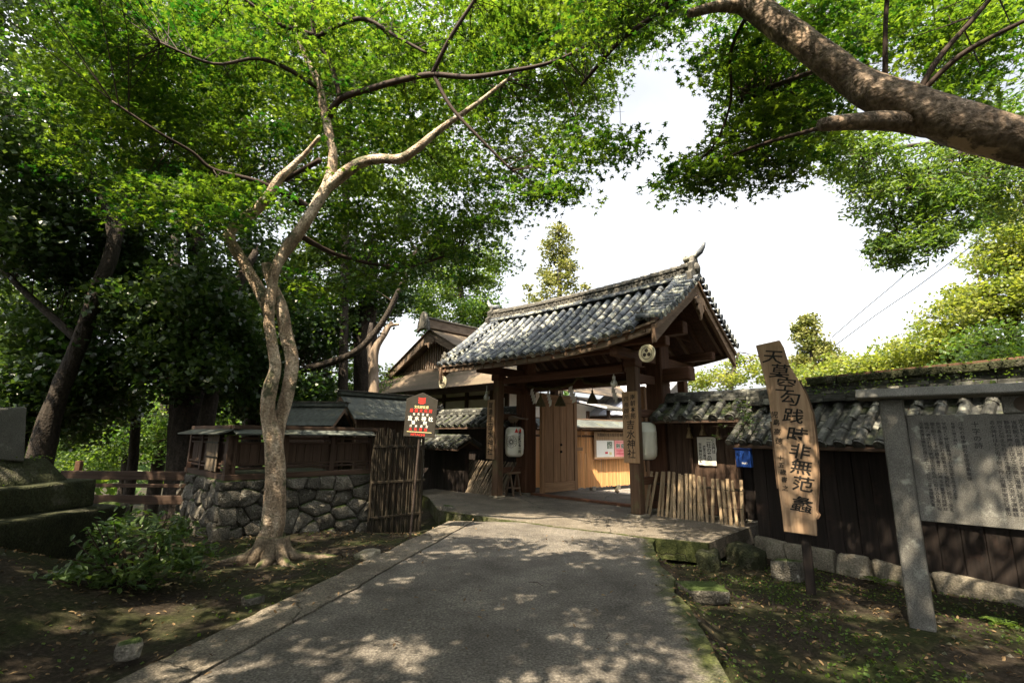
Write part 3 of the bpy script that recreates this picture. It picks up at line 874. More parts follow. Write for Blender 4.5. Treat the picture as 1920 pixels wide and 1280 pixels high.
rope = gthing('sacred_rope', 0, .90, 2.98, 'twisted straw rope with white zigzag papers strung across the gate opening', 'rope')
pts = []
for i in range(41):
    u = i / 40
    x = -1.85 + 3.7 * u
    z = 0.10 - .20 * abs(math.sin(math.pi * 2 * u)) ** .9 * .7 - .03 + (.10 if .45 < u < .55 else 0)
    pts.append(Vector((x, 0, z)))
for ph in (0, math.pi):
    MB().tube([p + Vector((0, .022 * math.cos(i * .9 + ph), .022 * math.sin(i * .9 + ph))) for i, p in enumerate(pts)], 0.026, 7).build('rope_strand', M['straw_dark'], rope, smooth=True)
def rz_at(x): return min(pts, key=lambda p: abs(p.x - x)).z
def shide_mesh():
    mb = MB()
    x, z = 0.0, 0.0
    segs = [(-.055, -.115), (.04, -.085), (-.05, -.115), (.045, -.085), (-.05, -.115)]
    w = .055
    for k, (dx, dz) in enumerate(((-.045, -.13), (.02, -.02), (-.045, -.13), (.02, -.02), (-.045, -.13), (.02, -.02), (-.045, -.13))):
        if k % 2 == 0:
            q = [(x - w, z + .02), (x + w, z + .055), (x + w + dx, z + dz + .035), (x - w + dx, z + dz)]
            y = -.004 * k
            mb.add([(a, y, b) for a, b in q] + [(a, y - .0015, b) for a, b in q], [(3,2,1,0), (4,5,6,7), (0,1,5,4), (1,2,6,5), (2,3,7,6), (3,0,4,7)])
            x += dx + .085; z += dz + .045
    return mb.mesh('paper_streamer', M['paper'])
sm = shide_mesh()
for x in (-1.62, -1.02, -.25, 1.05):
    put('paper_streamer', sm, rope, TR(x, -.03, rz_at(x) - .10, rad(4), 0, rad(rnd.uniform(-25, 25)), 1.05))
def tassel_mesh(name, mat, r=.13, h=.24):
    return MB().lathe([(.008, .30), (.010, .04), (.028, .03), (.030, 0), (.022, -.015), (r * .45, -h * .35), (r * .8, -h * .75), (r, -h), (r * .6, -h * 1.02), (.01, -h)], 14).mesh(name, mat, smooth=True)
tm = tassel_mesh('straw_tassel', M['straw_dark'], .155, .30)
for x in (-1.32, -.62, .42):
    put('straw_tassel', tm, rope, TR(x, -.02, rz_at(x) - .20, 0, 0, 0))

def bulb(x, y, z, label):
    e = gthing('hanging_lamp', x, y, z, label, 'lamp', 'bare lamps under the gate eaves')
    MB().lathe([(.012, .30), (.012, .12), (.035, .12), (.038, .05), (.030, .045)], 12).build('socket', M['glass_white'], e)
    MB().lathe([(.020, .045), (.055, .02), (.085, -.04), (.080, -.09), (.045, -.13), (.006, -.14)], 16).build('globe', M['glass_white'], e, smooth=True)
bulb(1.55, .1, 2.86, 'white glass lamp hanging near the right gate post')
bulb(-2.75, .15, 2.75, 'white glass lamp hanging left of the left gate post')

def lantern(x, y, z, label, ry):
    e = gthing('paper_lantern', x, y, z, label, 'lantern', 'white lanterns on the gate', ry)
    prof = [(.06, -.40), (.16, -.40), (.21, -.375), (.245, -.32), (.255, -.2)]
    for k in range(9): prof += [(.256, -.18 + .045 * k), (.262, -.16 + .045 * k)]
    prof += [(.255, .2), (.245, .32), (.21, .375), (.16, .40), (.06, .40)]
    MB().lathe(prof, 28).build('lantern_body', M['lantern'], e, smooth=True)
    for z0 in (-.415, .40): MB().lathe([(.15, z0), (.15, z0 + .02), (.05, z0 + .02)], 18).build('lantern_ring', M['ink'], e)
    MB().cyl((0, 0, .41), (0, 0, .60), .012, n=6).build('hook', M['iron'], e)
    MB().cyl((0, 0, -.42), (0, 0, -.66), .012, n=6).build('lower_hook', M['iron'], e)
    # sixteen petal chrysanthemum printed round the front
    R_ = .2670
    def wrap(u, w): return (R_ * math.sin(u / R_), -R_ * math.cos(u / R_), w)
    def ribbon(mb, path, h):
        for (a0, b0), (a1, b1) in zip(path, path[1:]):
            L = math.hypot(a1 - a0, b1 - b0) + 1e-6
            nx, nz = -(b1 - b0) / L * h, (a1 - a0) / L * h
            mb.add([wrap(a0 + nx, b0 + nz), wrap(a1 + nx, b1 + nz), wrap(a1 - nx, b1 - nz), wrap(a0 - nx, b0 - nz)], [(0, 1, 2, 3)])
    mb = MB()
    for k in range(16):
        a = 2 * math.pi * k / 16
        ol = [(.04, .004), (.085, .014), (.125, .024), (.148, .022), (.160, .012), (.163, 0), (.160, -.012), (.148, -.022), (.125, -.024), (.085, -.014), (.04, -.004)]
        ribbon(mb, [(t * math.cos(a) - w * math.sin(a), t * math.sin(a) + w * math.cos(a)) for t, w in ol], .0035)
    ribbon(mb, [(.035 * math.cos(q), .035 * math.sin(q)) for q in np.linspace(0, 6.2832, 15)], .005)
    mb.build('chrysanthemum_crest', M['ink'], e)
    # red flame mark and a column of small writing on the side
    side = rad(52)
    wr = text_mesh('lettering', '\n'.join('神前献灯会一同'), .085, M['ink'], .95, .002)
    for v in wr.vertices:
        u = v.co.x + R_ * side
        v.co = Vector((R_ * math.sin(u / R_), -R_ * math.cos(u / R_), v.co.y + .20))
    put('lettering', wr, e)
    fl = MB().add([wrap(R_ * side - .10 + a, .25 + b) for a, b in ((-.05, 0), (.05, 0), (.03, .05), (0, .12), (-.03, .05))], [(0, 1, 2, 3, 4)])
    fl.add([wrap(R_ * side - .0 + a, .25 + b) for a, b in ((-.03, 0), (.05, 0), (.04, .09), (0, .10))], [(0, 1, 2, 3)])
    fl.build('flame_mark', M['sign_red'], e)
    return e
lantern(-1.90, .45, 1.46, 'white paper lantern with chrysanthemum crest beside the open door leaf', rad(24))
lantern(2.05, .50, 1.54, 'white paper lantern half hidden behind the right name board', rad(200))
br = gthing('lantern_hood', -1.95, .45, 2.10, 'small weathered wooden hood above the left lantern', 'hood')
MB().prism([(-.46, -.02), (-.40, .0), (-.15, .03), (0, .075), (.15, .03), (.40, .0), (.46, -.02), (.46, -.045), (.40, -.03), (.13, -.01), (.05, -.10), (0, -.13), (-.05, -.10), (-.13, -.01), (-.40, -.03), (-.46, -.045)], -.10, .10).build('hood_board', M['old_x'], br, 0.006)
MB().box(.30, .55, -.02, .02, -.03, -.005).build('hood_arm', M['old_x'], br)

def name_board(x, z0, z1, w, label, cols, big):
    e = gthing('name_board', x, -.135, z0, label, 'sign board', 'name boards on the gate posts')
    h = z1 - z0
    MB().box(-w/2, w/2, -.02, .015, 0, h).build('board', M['sign_z'], e, 0.006)
    for body, cx, top, size, sp in cols:
        letters(e, body, cx, -.0245, h - top, size, M['ink'], vertical=True, spacing=sp, bold=size * .010, shear=0.08)
    return e
name_board(2.08, 1.08, 2.58, .37, 'wooden board with black brush writing on the right gate post', [('南朝本拠', .075, .06, .125, 1.05), ('四帝御所', -.085, .10, .12, 1.05), ('吉水神社', 0.0, .60, .205, .98)], 1)
name_board(-2.24, 1.0, 2.60, .30, 'wooden board with black brush writing on the left gate post', [('賀達主', -.01, .07, .17, 1.1), ('吉水神社', 0.0, .62, .215, 1.03)], 1)

# ------------------------------------------------------------------ bamboo barriers
def slat_mesh(L, w=.055, curve=0.0, n=7, mat='bamboo_old'):
    """half-round bamboo slat with two or three nodes, running along +z"""
    mb = MB()
    rows = []
    nodes = [.22, .52, .83]
    ts = sorted(set(list(np.linspace(0, 1, n)) + [q + d for q in nodes for d in (-.012, 0, .012)]))
    for t in ts:
        k = 1.10 if any(abs(t - q) < .004 for q in nodes) else 1.0
        y = -curve * math.sin(math.pi * .5 * t) if curve else 0
        for a in np.linspace(0, math.pi, 5):
            mb.v.append((w / 2 * k * math.cos(a), y - w * .42 * k * math.sin(a), t * L))
    for i in range(len(ts) - 1):
        for j in range(4): mb.f.append((i*5+j, i*5+j+1, (i+1)*5+j+1, (i+1)*5+j))
        mb.f.append((i*5+4, i*5, (i+1)*5, (i+1)*5+4))
    mb.f += [tuple(range(5)), tuple((len(ts)-1)*5 + k for k in range(5))]
    return mb.mesh('bamboo_slat', M[mat], smooth=False)
bar = gthing('bamboo_barrier', 2.05, .22, 0, 'leaning barrier of pale split bamboo slats right of the gate', 'barrier')
ms = [slat_mesh(1.0, .066), slat_mesh(.98, .06), slat_mesh(.96, .070)]
sx = [0, .085, .30, .39, .49, .575, .66, .745, .83, .92, 1.0, 1.085, 1.165, 1.25, 1.34, 1.43, 1.62, 1.70, 1.79, 1.90, 1.99]
for i, x in enumerate(sx):
    put('bamboo_slat', rnd.choice(ms), bar, TR(x, .14, -.04 - .10 * x / 2, rad(-15), rad((6 if i < 2 else 1 - 8 * i / 20) + rnd.uniform(-1.2, 1.2)), rnd.uniform(-.2, .2)))
for z, y in ((.30, .21), (.62, .29)):
    MB().tube([(-.02 + .2 * k, y + .03, z + .006 * math.sin(k * 2)) for k in range(11)], .006, 5).build('binding_wire', M['iron'], bar)
MB().box(0, 2.0, .34, .38, .62, .66).build('back_rail', M['bamboo_dark'], bar)
bal = gthing('bamboo_barrier', -4.55, .15, 0, 'curved barrier of close dark bamboo slats left of the gate', 'barrier')
ml = [slat_mesh(1.06, .050, .16, mat='bamboo_grey'), slat_mesh(1.08, .046, .14, mat='bamboo_grey')]
for i in range(40):
    put('bamboo_slat', rnd.choice(ml), bal, TR(.02 + i * .062, -.02, -.03 + .0 * i, rad(-38), rad(8) + rnd.uniform(-.05, .05), rnd.uniform(-.15, .15)))
MB().cyl((0, .66, .70), (2.5, .66, .70), .03).build('top_rail', M['bamboo_grey'], bal)
tr = gthing('trestle', -2.02, .55, 0, 'small wooden trestle standing under the left gate rail', 'trestle')
for a in (-1, 1):
    for yy in (-.14, .14):
        MB().box(-.022, .022, -.02, .02, 0, .62).build('leg', M['old_z'], tr, 0.004, M=TR(a * .15, yy, 0, 0, rad(-a * 13), 0))
    MB().box(-.014, .014, -.15, .15, .20, .24).build('cross_bar', M['old_y'], tr, M=TR(a * .115, 0, 0))
MB().box(-.05, .05, -.24, .24, .59, .64).build('top_bar', M['old_y'], tr, 0.006)

# ------------------------------------------------------------------ roofed walls beside the gate
def tiled_wall(root, x0, x1, yf, yb, z_e, z_r, n, y_eave, y_ridge, keys=('tile_wall', 'tile_wall'), nc=3, r=.085, ridge=((.34, .05, 0), (.28, .05, 0), (.24, .05, 0)), cap=.075, wav=0.02):
    def prof(x, v):
        return y_eave + (y_ridge - y_eave) * v, z_e + (z_r - z_e) * v + wav * mnoise.noise(Vector((x * 1.3, v, n)))
    ma = (M[keys[0]], M[keys[1]])
    tile_slope(root, x0, x1, n, prof, nc, nc + 2, r, ma, jit=.02)
    # underside boarding and eave board
    P = [(y_eave + .02, z_e - .05), (y_ridge, z_r - .04), (2 * y_ridge - y_eave, z_e - .05), (2 * y_ridge - y_eave, z_e - .09), (y_ridge, z_r - .10), (y_eave + .02, z_e - .09)]
    MB().prism([(p[0], p[1]) for p in P], x0 - .06, x1 + .06, Matrix(((0, 1, 0, 0), (1, 0, 0, 0), (0, 0, 1, 0), (0, 0, 0, 1)))).build('roof_boarding', M['brown_x'], root)
    MB().box(x0 - .08, x1 + .08, y_eave - .01, y_eave + .05, z_e - .105, z_e - .055).build('eave_board', M['brown_x'], root, 0.006)
    mb = MB()
    for i in range(n + 1):
        x = x0 + (x1 - x0) * i / n
        mb.tube([(x, 2 * y_ridge - y_eave, z_e + .03), (x, y_ridge, z_r + .03)], r, 7)
    mb.build('back_tiles', M[keys[0]], root, kind='stuff')
    MB().prism([(2*y_ridge - y_eave, z_e - .045), (y_ridge, z_r - .035), (y_ridge, z_r + .0), (2*y_ridge - y_eave, z_e - .01)], x0 - .05, x1 + .05, Matrix(((0, 1, 0, 0), (1, 0, 0, 0), (0, 0, 1, 0), (0, 0, 0, 1)))).build('back_boarding', M[keys[1]], root)
    return ridge_stack(root, x0 - .05, x1 + .05, y_ridge, z_r - .01, list(ridge), ma, top_r=cap)

def planks(root, x0, x1, y, z0, z1, w, mat, th=.022, jit=.006, name='plank'):
    n = max(1, round((x1 - x0) / w))
    w = (x1 - x0) / n
    for i in range(n):
        o = rnd.uniform(-jit, jit)
        MB().box(-w * .485, w * .485, -th, 0, z0 + rnd.uniform(0, .012), z1).build(name, M[mat], root, 0.004, M=TR(x0 + w * (i + .5), y + o, 0))

# right: short brown wall with a board door
wr_ = empty('wing_wall', gw(2.34, 1.05), GANG, 'short brown plank wall with tiled roof joining the gate on the right', 'wall')
tiled_wall(wr_, -.05, 2.55, 0, .2, 2.02, 2.40, 8, -.55, .12, nc=3)
MB().box(0, 2.45, .02, .14, .0, 2.0).build('wall_core', M['brown_z'], wr_)
planks(wr_, 0.0, .50, .0, .05, 1.95, .17, 'brown_z')
planks(wr_, 1.55, 2.45, .0, .05, 1.95, .18, 'black_z')
for x in (.52, 1.50): MB().box(x - .05, x + .05, -.10, .04, 0, 1.98).build('wall_post', M['brown_z'], wr_, 0.008)
for z in (1.86, 1.58): MB().box(.57, 1.45, -.06, .02, z, z + .07).build('wall_rail', M['brown_x'], wr_, 0.006)
planks(wr_, .57, 1.45, -.01, .05, 1.57, .22, 'brown_z', name='door_board')
for x in (0.3, 1.0, 1.7, 2.3): MB().box(x - .04, x + .04, -.50, .0, 1.90, 1.97).build('eave_arm', M['brown_x'], wr_, 0.006)
MB().box(0, 2.45, -.06, .16, -.06, .045).build('sill_stone', M['stone_pale'], wr_, 0.015)
pn = gthing('paper_notice', 3.22, .985, 1.05, 'white handwritten paper notice on the brown board door', 'notice')
MB().add([(-.20, 0, .01), (-.06, -.003, -.005), (.18, 0, 0), (.185, 0, .24), (.205, -.004, .32), (.19, 0, .45), (.20, 0, .58), (0, -.003, .585), (-.20, 0, .58)], [(0, 1, 2, 3, 4, 5, 6, 7, 8)]).build('sheet', M['paper'], pn)
for body, x, top, size in (('この門は', .145, .06, .072), ('二社の来印', .045, .03, .098), ('遷宮の間は', -.055, .18, .062), ('吉水神社の様', -.14, .12, .072)):
    letters(pn, body, x, -.0065, .585 - top, size, M['ink'], vertical=True, spacing=.96, bold=.0015)
mbx = gthing('mailbox', 4.02, .80, 1.06, 'blue metal mailbox on the dark planks', 'mailbox')
MB().box(-.14, .14, -.07, .06, 0, .34).build('box', M['mail_blue'], mbx, 0.008)
MB().prism([(-.08, .335), (.07, .335), (.07, .46), (.0, .46), (-.10, .36)], -.155, .155, Matrix(((0, 1, 0, 0), (1, 0, 0, 0), (0, 0, 1, 0), (0, 0, 0, 1)))).build('lid', M['mail_blue'], mbx, 0.006)
letters(mbx, 'POST', .03, -.0725, .10, .045, M['sign_white'], bold=.001)
t2 = tassel_mesh('straw_tassel', M['straw'], .075, .19)
for i, (x, z, lb) in enumerate(((2.90, 1.86, 'straw tassel hanging above the paper notice, leftmost of three'), (3.20, 1.92, 'straw tassel hanging above the paper notice, middle of three'), (3.52, 1.86, 'straw tassel hanging above the paper notice, rightmost of three'))):
    e = put('straw_tassel', t2, None, Matrix.Translation(gw(x, .88, z - .06)), label=lb, cat='tassel', group='straw tassels over the side door')

# left: matching wing wall and a lower wall in front of it
wl = empty('wing_wall', gw(-6.1, 1.05), GANG, 'long dark plank wall with tiled roof left of the gate', 'wall')
tiled_wall(wl, -.05, 3.80, 0, .2, 1.92, 2.28, 12, -.5, .12, nc=3)
MB().box(0, 3.75, .02, .14, -.3, 1.9).build('wall_core', M['black_z'], wl)
planks(wl, 0, 3.75, .0, -.3, 1.86, .2, 'black_z')
out = [(-.12, 0), (-.16, .12), (-.08, .18), (-.12, .30), (-.02, .26), (.06, .36), (.10, .2), (.16, .12), (.12, 0)]
MB().prism(out, -.05, .03, axes((-.10, .12, 2.36), (0, 1, 0), (1, 0, 0), (0, 0, 1))).build('ridge_end_ornament', M['tile_dark'], wl, 0.01)
low = empty('low_wall', gw(-5.55, .10), GANG, 'low dark plank wall with small tiled roof behind the red lettered sign', 'wall')
tiled_wall(low, 0, 2.0, 0, .2, 1.28, 1.50, 6, -.38, .10, nc=2, ridge=((.26, .04, 0), (.2, .04, 0)))
MB().box(0, 2.0, .02, .14, -.35, 1.24).build('wall_core', M['black_z'], low)
planks(low, 0, 2.0, 0, -.35, 1.24, .19, 'black_z')
for sy in (-1, 1):
    MB().prism([(.10 + sy * .0, 1.52), (.10 + sy * .50, 1.22), (.10 + sy * .50, 1.14), (.10, 1.42)], -.10, -.06, Matrix(((0, 1, 0, 0), (1, 0, 0, 0), (0, 0, 1, 0), (0, 0, 0, 1)))).build('bargeboard', M['old_x'], low, 0.004)

# ------------------------------------------------------------------ long black wall on the right
WANG = rad(-60.85)
WO = Vector((4.38, 8.92, 0))
bw = empty('black_wall', WO, WANG, 'long charred black plank wall with mossy tiled roof running towards the right edge', 'wall')
WX = Vector((math.cos(WANG), math.sin(WANG), 0)); WY = Vector((-math.sin(WANG), math.cos(WANG), 0))
def ww(x, y, z=0.0): return WO + WX * x + WY * y + Vector((0, 0, z))
zt_ = tiled_wall(bw, -.02, 8.2, 0, .2, 1.55, 2.21, 32, -.55, .22, nc=4, r=.072, ridge=((.46, .055, 0), (.40, .055, 0), (.36, .055, 0), (.32, .055, 0), (.28, .055, 0)), cap=0, wav=.035)
MB().box(0.03, 8.2, .02, .42, -.1, 1.9).build('wall_core', M['black_z'], bw)
planks(bw, 0.0, 8.2, .0, -.10, 1.62, .235, 'black_z')
for i in range(3):
    MB().box(-.022, 0.0, .06 + .16 * i, .06 + .16 * i + .152, -.10, 1.9).build('end_plank', M['black_z'], bw, 0.004, M=TR(-.002, 0, 0))
# capping board and moss along the ridge of the nearer stretch
MB().box(1.05, 8.2, .05, .42, zt_ + .10, zt_ + .135).build('ridge_cap_board', M['rail_x'], bw, 0.005)
for k in range(16):
    L = rnd.uniform(.42, .58)
    x = 1.1 + k * .45
    if x + L > 8.2: break
    put('ridge_slab', stone_mesh('ridge_slab', .45, .46, .11, M['moss_stone'], k + 70, .02), bw, TR(x + .22, .22, zt_ + .05))
# foundation stones
x = -.05
k = 0
while x < 7.8:
    w = rnd.uniform(.42, .95)
    h = rnd.uniform(.22, .34)
    put('foundation_stone', stone_mesh('foundation_stone', w, .42, h + .12, M['stone_pale'], k + 3, .03, .12), bw, TR(x + w / 2, .10 + rnd.uniform(-.05, .03), -.10 - h / 2 - .03, 0, 0, rnd.uniform(-.05, .05)))
    x += w + .015
    k += 1
# ------------------------------------------------------------------ court inside the gate
MB().prism([(3.2, -.5), (3.2, -.03), (4.6, -.24), (14.0, -.24), (14.0, -.5)], -7.5, 4.6, Matrix(((0, 1, 0, 0), (1, 0, 0, 0), (0, 0, 1, 0), (0, 0, 0, 1)))).build('court_floor', M['court'], M=Matrix.LocRotScale(GO, Euler((0, 0, GANG)), None), kind='structure')
fen = empty('bamboo_fence', gw(-3.17, 2.55, -.22), GANG + rad(-11), 'golden bamboo pole fence with mossy board roof inside the gate', 'fence')
fen.scale = (1, 1, 1.13)
bm_ = []
for s in range(3):
    mb = MB()
    mb.tube([(0, 0, 0), (0, 0, .52), (.001, 0, .53), (0, 0, .54), (0, 0, 1.14), (.001, 0, 1.15), (0, 0, 1.16), (0, 0, 1.72)], [.019, .018, .0205, .018, .0175, .020, .0175, .017], 7)
    bm_.append(mb.mesh('bamboo_pole', M['bamboo_gold']))
for i in range(125):
    put('bamboo_pole', rnd.choice(bm_), fen, TR(.03 + rnd.uniform(-.004, .004), .02 + i * .041, .10 + rnd.uniform(-.02, .02), 0, rnd.uniform(-.008, .008), rnd.uniform(0, 6)))
for y in (.0, 1.55, 2.75, 4.0, 5.2):
    MB().box(-.06, .0, y - .05, y + .05, 0, 1.86).build('fence_post', M['rail_x'], fen, 0.006)
    MB().box(-.09, .09, y - .09, y + .09, -.02, .12).build('post_base_stone', M['stone_pale'], fen, 0.015)
for z in (1.80, 1.62): MB().box(-.03, .055, -.05, 5.25, z, z + .06).build('fence_rail', M['rail_x'], fen, 0.006)
for i in range(12):
    MB().box(-.40, .42, -.22, .22, -.012, .012).build('roof_board', M['shingle_grey'], fen, 0.003, M=TR(.02, .1 + .445 * i, 2.03 + .004 * (i % 2), 0, rad(18) if True else 0, 0))
MB().box(.36, .40, -.15, 5.3, 1.86, 1.93).build('eave_board', M['rail_x'], fen, 0.004)
MB().box(-.44, -.34, -.15, 5.3, 2.13, 2.20).build('roof_ridge', M['old_y'], fen, 0.01)
nb = empty('poster_board', gw(-2.53, 5.20, -.06), GANG + rad(79), 'wooden board with two posters on the bamboo fence', 'notice board')
MB().box(0, 2.3, -.03, .0, .93, 1.86).build('board', M['sign_z'], nb, 0.006)
MB().box(-.03, 2.33, -.045, .0, .90, .93).build('board_frame', M['rail_x'], nb, 0.004)
letters(nb, '後醍醐天皇玉座の間 義経潜居の間', 1.10, -.034, 1.82, .125, M['ink_soft'], bold=.001)
p_ = MB().box(.10, .98, -.036, -.031, .98, 1.56).build('poster', M['paper'], nb)
MB().box(.63, .90, -.0395, -.037, 1.27, 1.52).build('printed_picture', M['photo_a'], p_)
MB().box(.52, .66, -.0395, -.037, 1.09, 1.16).build('printed_picture', M['print_red'], p_)
MB().box(.74, .86, -.0395, -.037, 1.05, 1.15).build('printed_picture', M['sign_yellow'], p_)
p_ = MB().box(1.02, 2.0, -.036, -.031, .98, 1.56).build('poster', M['pink'], nb)
for x0, x1, z0, z1 in ((1.10, 1.30, 1.28, 1.44), (1.36, 1.58, 1.28, 1.44), (1.68, 1.90, 1.30, 1.46), (1.68, 1.90, 1.12, 1.26)):
    MB().box(x0, x1, -.0395, -.037, z0, z1).build('printed_picture', M['photo_a'], p_)
for z in (1.50, 1.22, 1.17, 1.10, 1.06):
    MB().box(1.10, 1.52, -.0395, -.037, z, z + .014).build('printed_line', M['print_red'], p_)
# inner hall beyond the fence
ih = empty('inner_hall', gw(-5.4, 10.4, -.25), GANG, 'white plastered hall with pale metal roof seen through the gate', 'building')
MB().box(-.2, 2.5, 0, 4.6, -.1, 3.0).build('wall', M['plaster'], ih)
for x in (-.1, 1.1, 2.4): MB().box(x - .07, x + .07, -.06, .02, -.1, 2.98).build('wall_post', M['brown_z'], ih, 0.008)
for z in (.9, 2.2): MB().box(-.2, 2.5, -.045, .02, z, z + .12).build('wall_rail', M['brown_x'], ih, 0.006)
MB().prism([(-1.2, 2.85), (2.2, 4.6), (5.6, 2.85), (5.6, 2.78), (2.2, 4.50), (-1.2, 2.78)], -.6, 2.8, Matrix(((0, 1, 0, 0), (1, 0, 0, 0), (0, 0, 1, 0), (0, 0, 0, 1)))).build('roof', M['sheet_metal'], ih, 0.01)
for i in range(8):
    x = -.55 + i * .48
    MB().prism([(-1.21, 2.853), (2.2, 4.605), (2.2, 4.64), (-1.21, 2.888)], x, x + .035, Matrix(((0, 1, 0, 0), (1, 0, 0, 0), (0, 0, 1, 0), (0, 0, 0, 1)))).build('roof_seam', M['sheet_metal'], ih)
MB().box(-.6, 2.8, -1.22, -1.14, 2.70, 2.80).build('gutter', M['brown_x'], ih, 0.01)
an = empty('side_porch', gw(-5.3, 7.4, -.25), GANG, 'dark porch roof with pale edge left of the inner hall', 'porch')
MB().add([(-.3, -.4, 3.56), (2.2, -.4, 3.0), (2.2, 1.6, 3.0), (-.3, 1.6, 3.56), (-.3, -.4, 3.47), (2.2, -.4, 2.91), (2.2, 1.6, 2.91), (-.3, 1.6, 3.47)], [(0,1,2,3), (7,6,5,4), (0,4,5,1), (1,5,6,2), (2,6,7,3), (3,7,4,0)]).build('roof', M['tile_dark'], an)
MB().add([(-.3, -.44, 3.61), (2.22, -.44, 3.05), (2.22, -.41, 3.05), (-.3, -.41, 3.61), (-.3, -.44, 3.53), (2.22, -.44, 2.97), (2.22, -.41, 2.97), (-.3, -.41, 3.53)], [(0,1,2,3), (7,6,5,4), (0,4,5,1), (1,5,6,2), (2,6,7,3), (3,7,4,0)]).build('roof_edge', M['sheet_metal'], an)
for x in (.0, 1.0, 2.0):
    MB().box(x - .06, x + .06, -.06, .06, 0, 2.93).build('porch_post', M['brown_z'], an, 0.008)
MB().box(.0, 2.0, -.05, .05, 2.45, 2.62).build('porch_beam', M['brown_x'], an, 0.008)
MB().box(.07, .93, -.02, .02, 1.2, 2.44).build('dark_screen', M['brown_z'], an)

# ------------------------------------------------------------------ main hall behind, left
HO = Vector((-3.455, 22.0, -.464))
hall = empty('main_hall', HO, GANG, 'large hall with hipped gable roof and white plaster walls behind the gate', 'building')
hall.scale = (1.294, 1.294, 1.294)
MB().box(-3.2, 3.6, .0, 9, -.3, 3.0).build('wall', M['plaster'], hall)
for x in (-3.1, -1.9, -.7, .5, 1.7, 2.9, 3.55): MB().box(x - .07, x + .07, -.06, .02, -.3, 3.0).build('wall_post', M['brown_z'], hall, 0.008)
for z in (.8, 2.75): MB().box(-3.2, 3.6, -.045, .02, z, z + .13).build('wall_rail', M['brown_x'], hall, 0.006)
# skirt roof: sloping planes from the wall head to wide eaves
def quad_slab(pts, th, name, mat, root):
    P = [Vector(p) for p in pts]
    n = (P[1] - P[0]).cross(P[3] - P[0]).normalized()
    if n.z < 0: n = -n
    return MB().add(P + [p - n * th for p in P], [(0,1,2,3), (7,6,5,4), (0,4,5,1), (1,5,6,2), (2,6,7,3), (3,7,4,0)]).build(name, M[mat], root, 0.01)
E0, E1, ZE, ZS = -4.1, 4.6, 3.02, 3.98
def skirt(n, a0, a1, b0, b1, nm='roof_course'):
    """courses of shingles between the eave edge a and the upper edge b"""
    a0, a1, b0, b1 = map(Vector, (a0, a1, b0, b1))
    for k in range(n):
        t0, t1 = k / n, (k + 1.12) / n
        quad_slab([a0.lerp(b0, t0), a1.lerp(b1, t0), a1.lerp(b1, t1), a0.lerp(b0, t1)], .035, nm, 'shingle', hall)
skirt(9, (E0, -1.45, ZE), (E1, -1.45, ZE), (-2.55, .12, ZS), (2.9, .12, ZS))
skirt(9, (E1, -1.45, ZE), (E1, 9.5, ZE), (2.9, .12, ZS), (2.9, 8, ZS))
skirt(9, (E0, 9.5, ZE), (E0, -1.45, ZE), (-2.55, 8, ZS), (-2.55, .12, ZS))
# upper gabled roof
PK = 5.34
for s in (-1, 1):
    for k in range(9):
        t0, t1 = k / 9, (k + 1.15) / 9
        a = Vector((s * 2.75, -.42, 3.92)); b = Vector((s * 2.75, 8, 3.92)); c = Vector((0, 8, PK)); d = Vector((0, -.42, PK))
        quad_slab([a.lerp(d, t0), b.lerp(c, t0), b.lerp(c, min(1, t1)), a.lerp(d, min(1, t1))], .04, 'roof_course', 'shingle', hall)
    poly = [(s * 2.85, 3.83), (0, PK - .03), (0, PK - .36), (s * 2.5, 3.74)]
    MB().prism(poly if s > 0 else poly[::-1], -.36, -.28).build('bargeboard', M['old_x'], hall, 0.01)
MB().prism([(-2.2, 3.9), (2.2, 3.9), (0, 5.0)], .02, .08).build('gable_wall', M['plaster'], hall)
for i in range(30):
    x = -2.0 + 4.0 * i / 29
    top = 3.95 + (1 - abs(x) / 2.2) * 1.02
    MB().box(x - .03, x + .03, -.03, .015, 3.9, top).build('gable_slat', M['old_z'], hall)
MB().box(-2.4, 2.4, -.10, .0, 3.84, 3.94).build('gable_beam', M['old_x'], hall, 0.01)
pend = [(-.30, .10), (-.36, -.02), (-.22, -.12), (-.10, -.10), (0, -.26), (.10, -.10), (.22, -.12), (.36, -.02), (.30, .10), (0, .24)]
MB().prism([(a * .9, 4.86 + b * .9) for a, b in pend], -.42, -.365).build('gable_pendant', M['old_z'], hall, 0.008)
MB().box(-.17, .17, -.55, 8, PK - .02, PK + .30).build('ridge', M['shingle'], hall, 0.02)
MB().box(-.23, .23, -.60, 8, PK + .30, PK + .36).build('ridge_cap', M['tile_dark'], hall, 0.01)
MB().prism([(-.34, -.16), (-.30, .2), (-.2, .34), (-.12, .52), (0, .58), (.12, .52), (.2, .34), (.30, .2), (.34, -.16), (.12, -.05), (-.12, -.05)], -.72, -.60, TR(0, 0, PK)).build('ridge_end_ornament', M['tile_dark'], hall, 0.02)

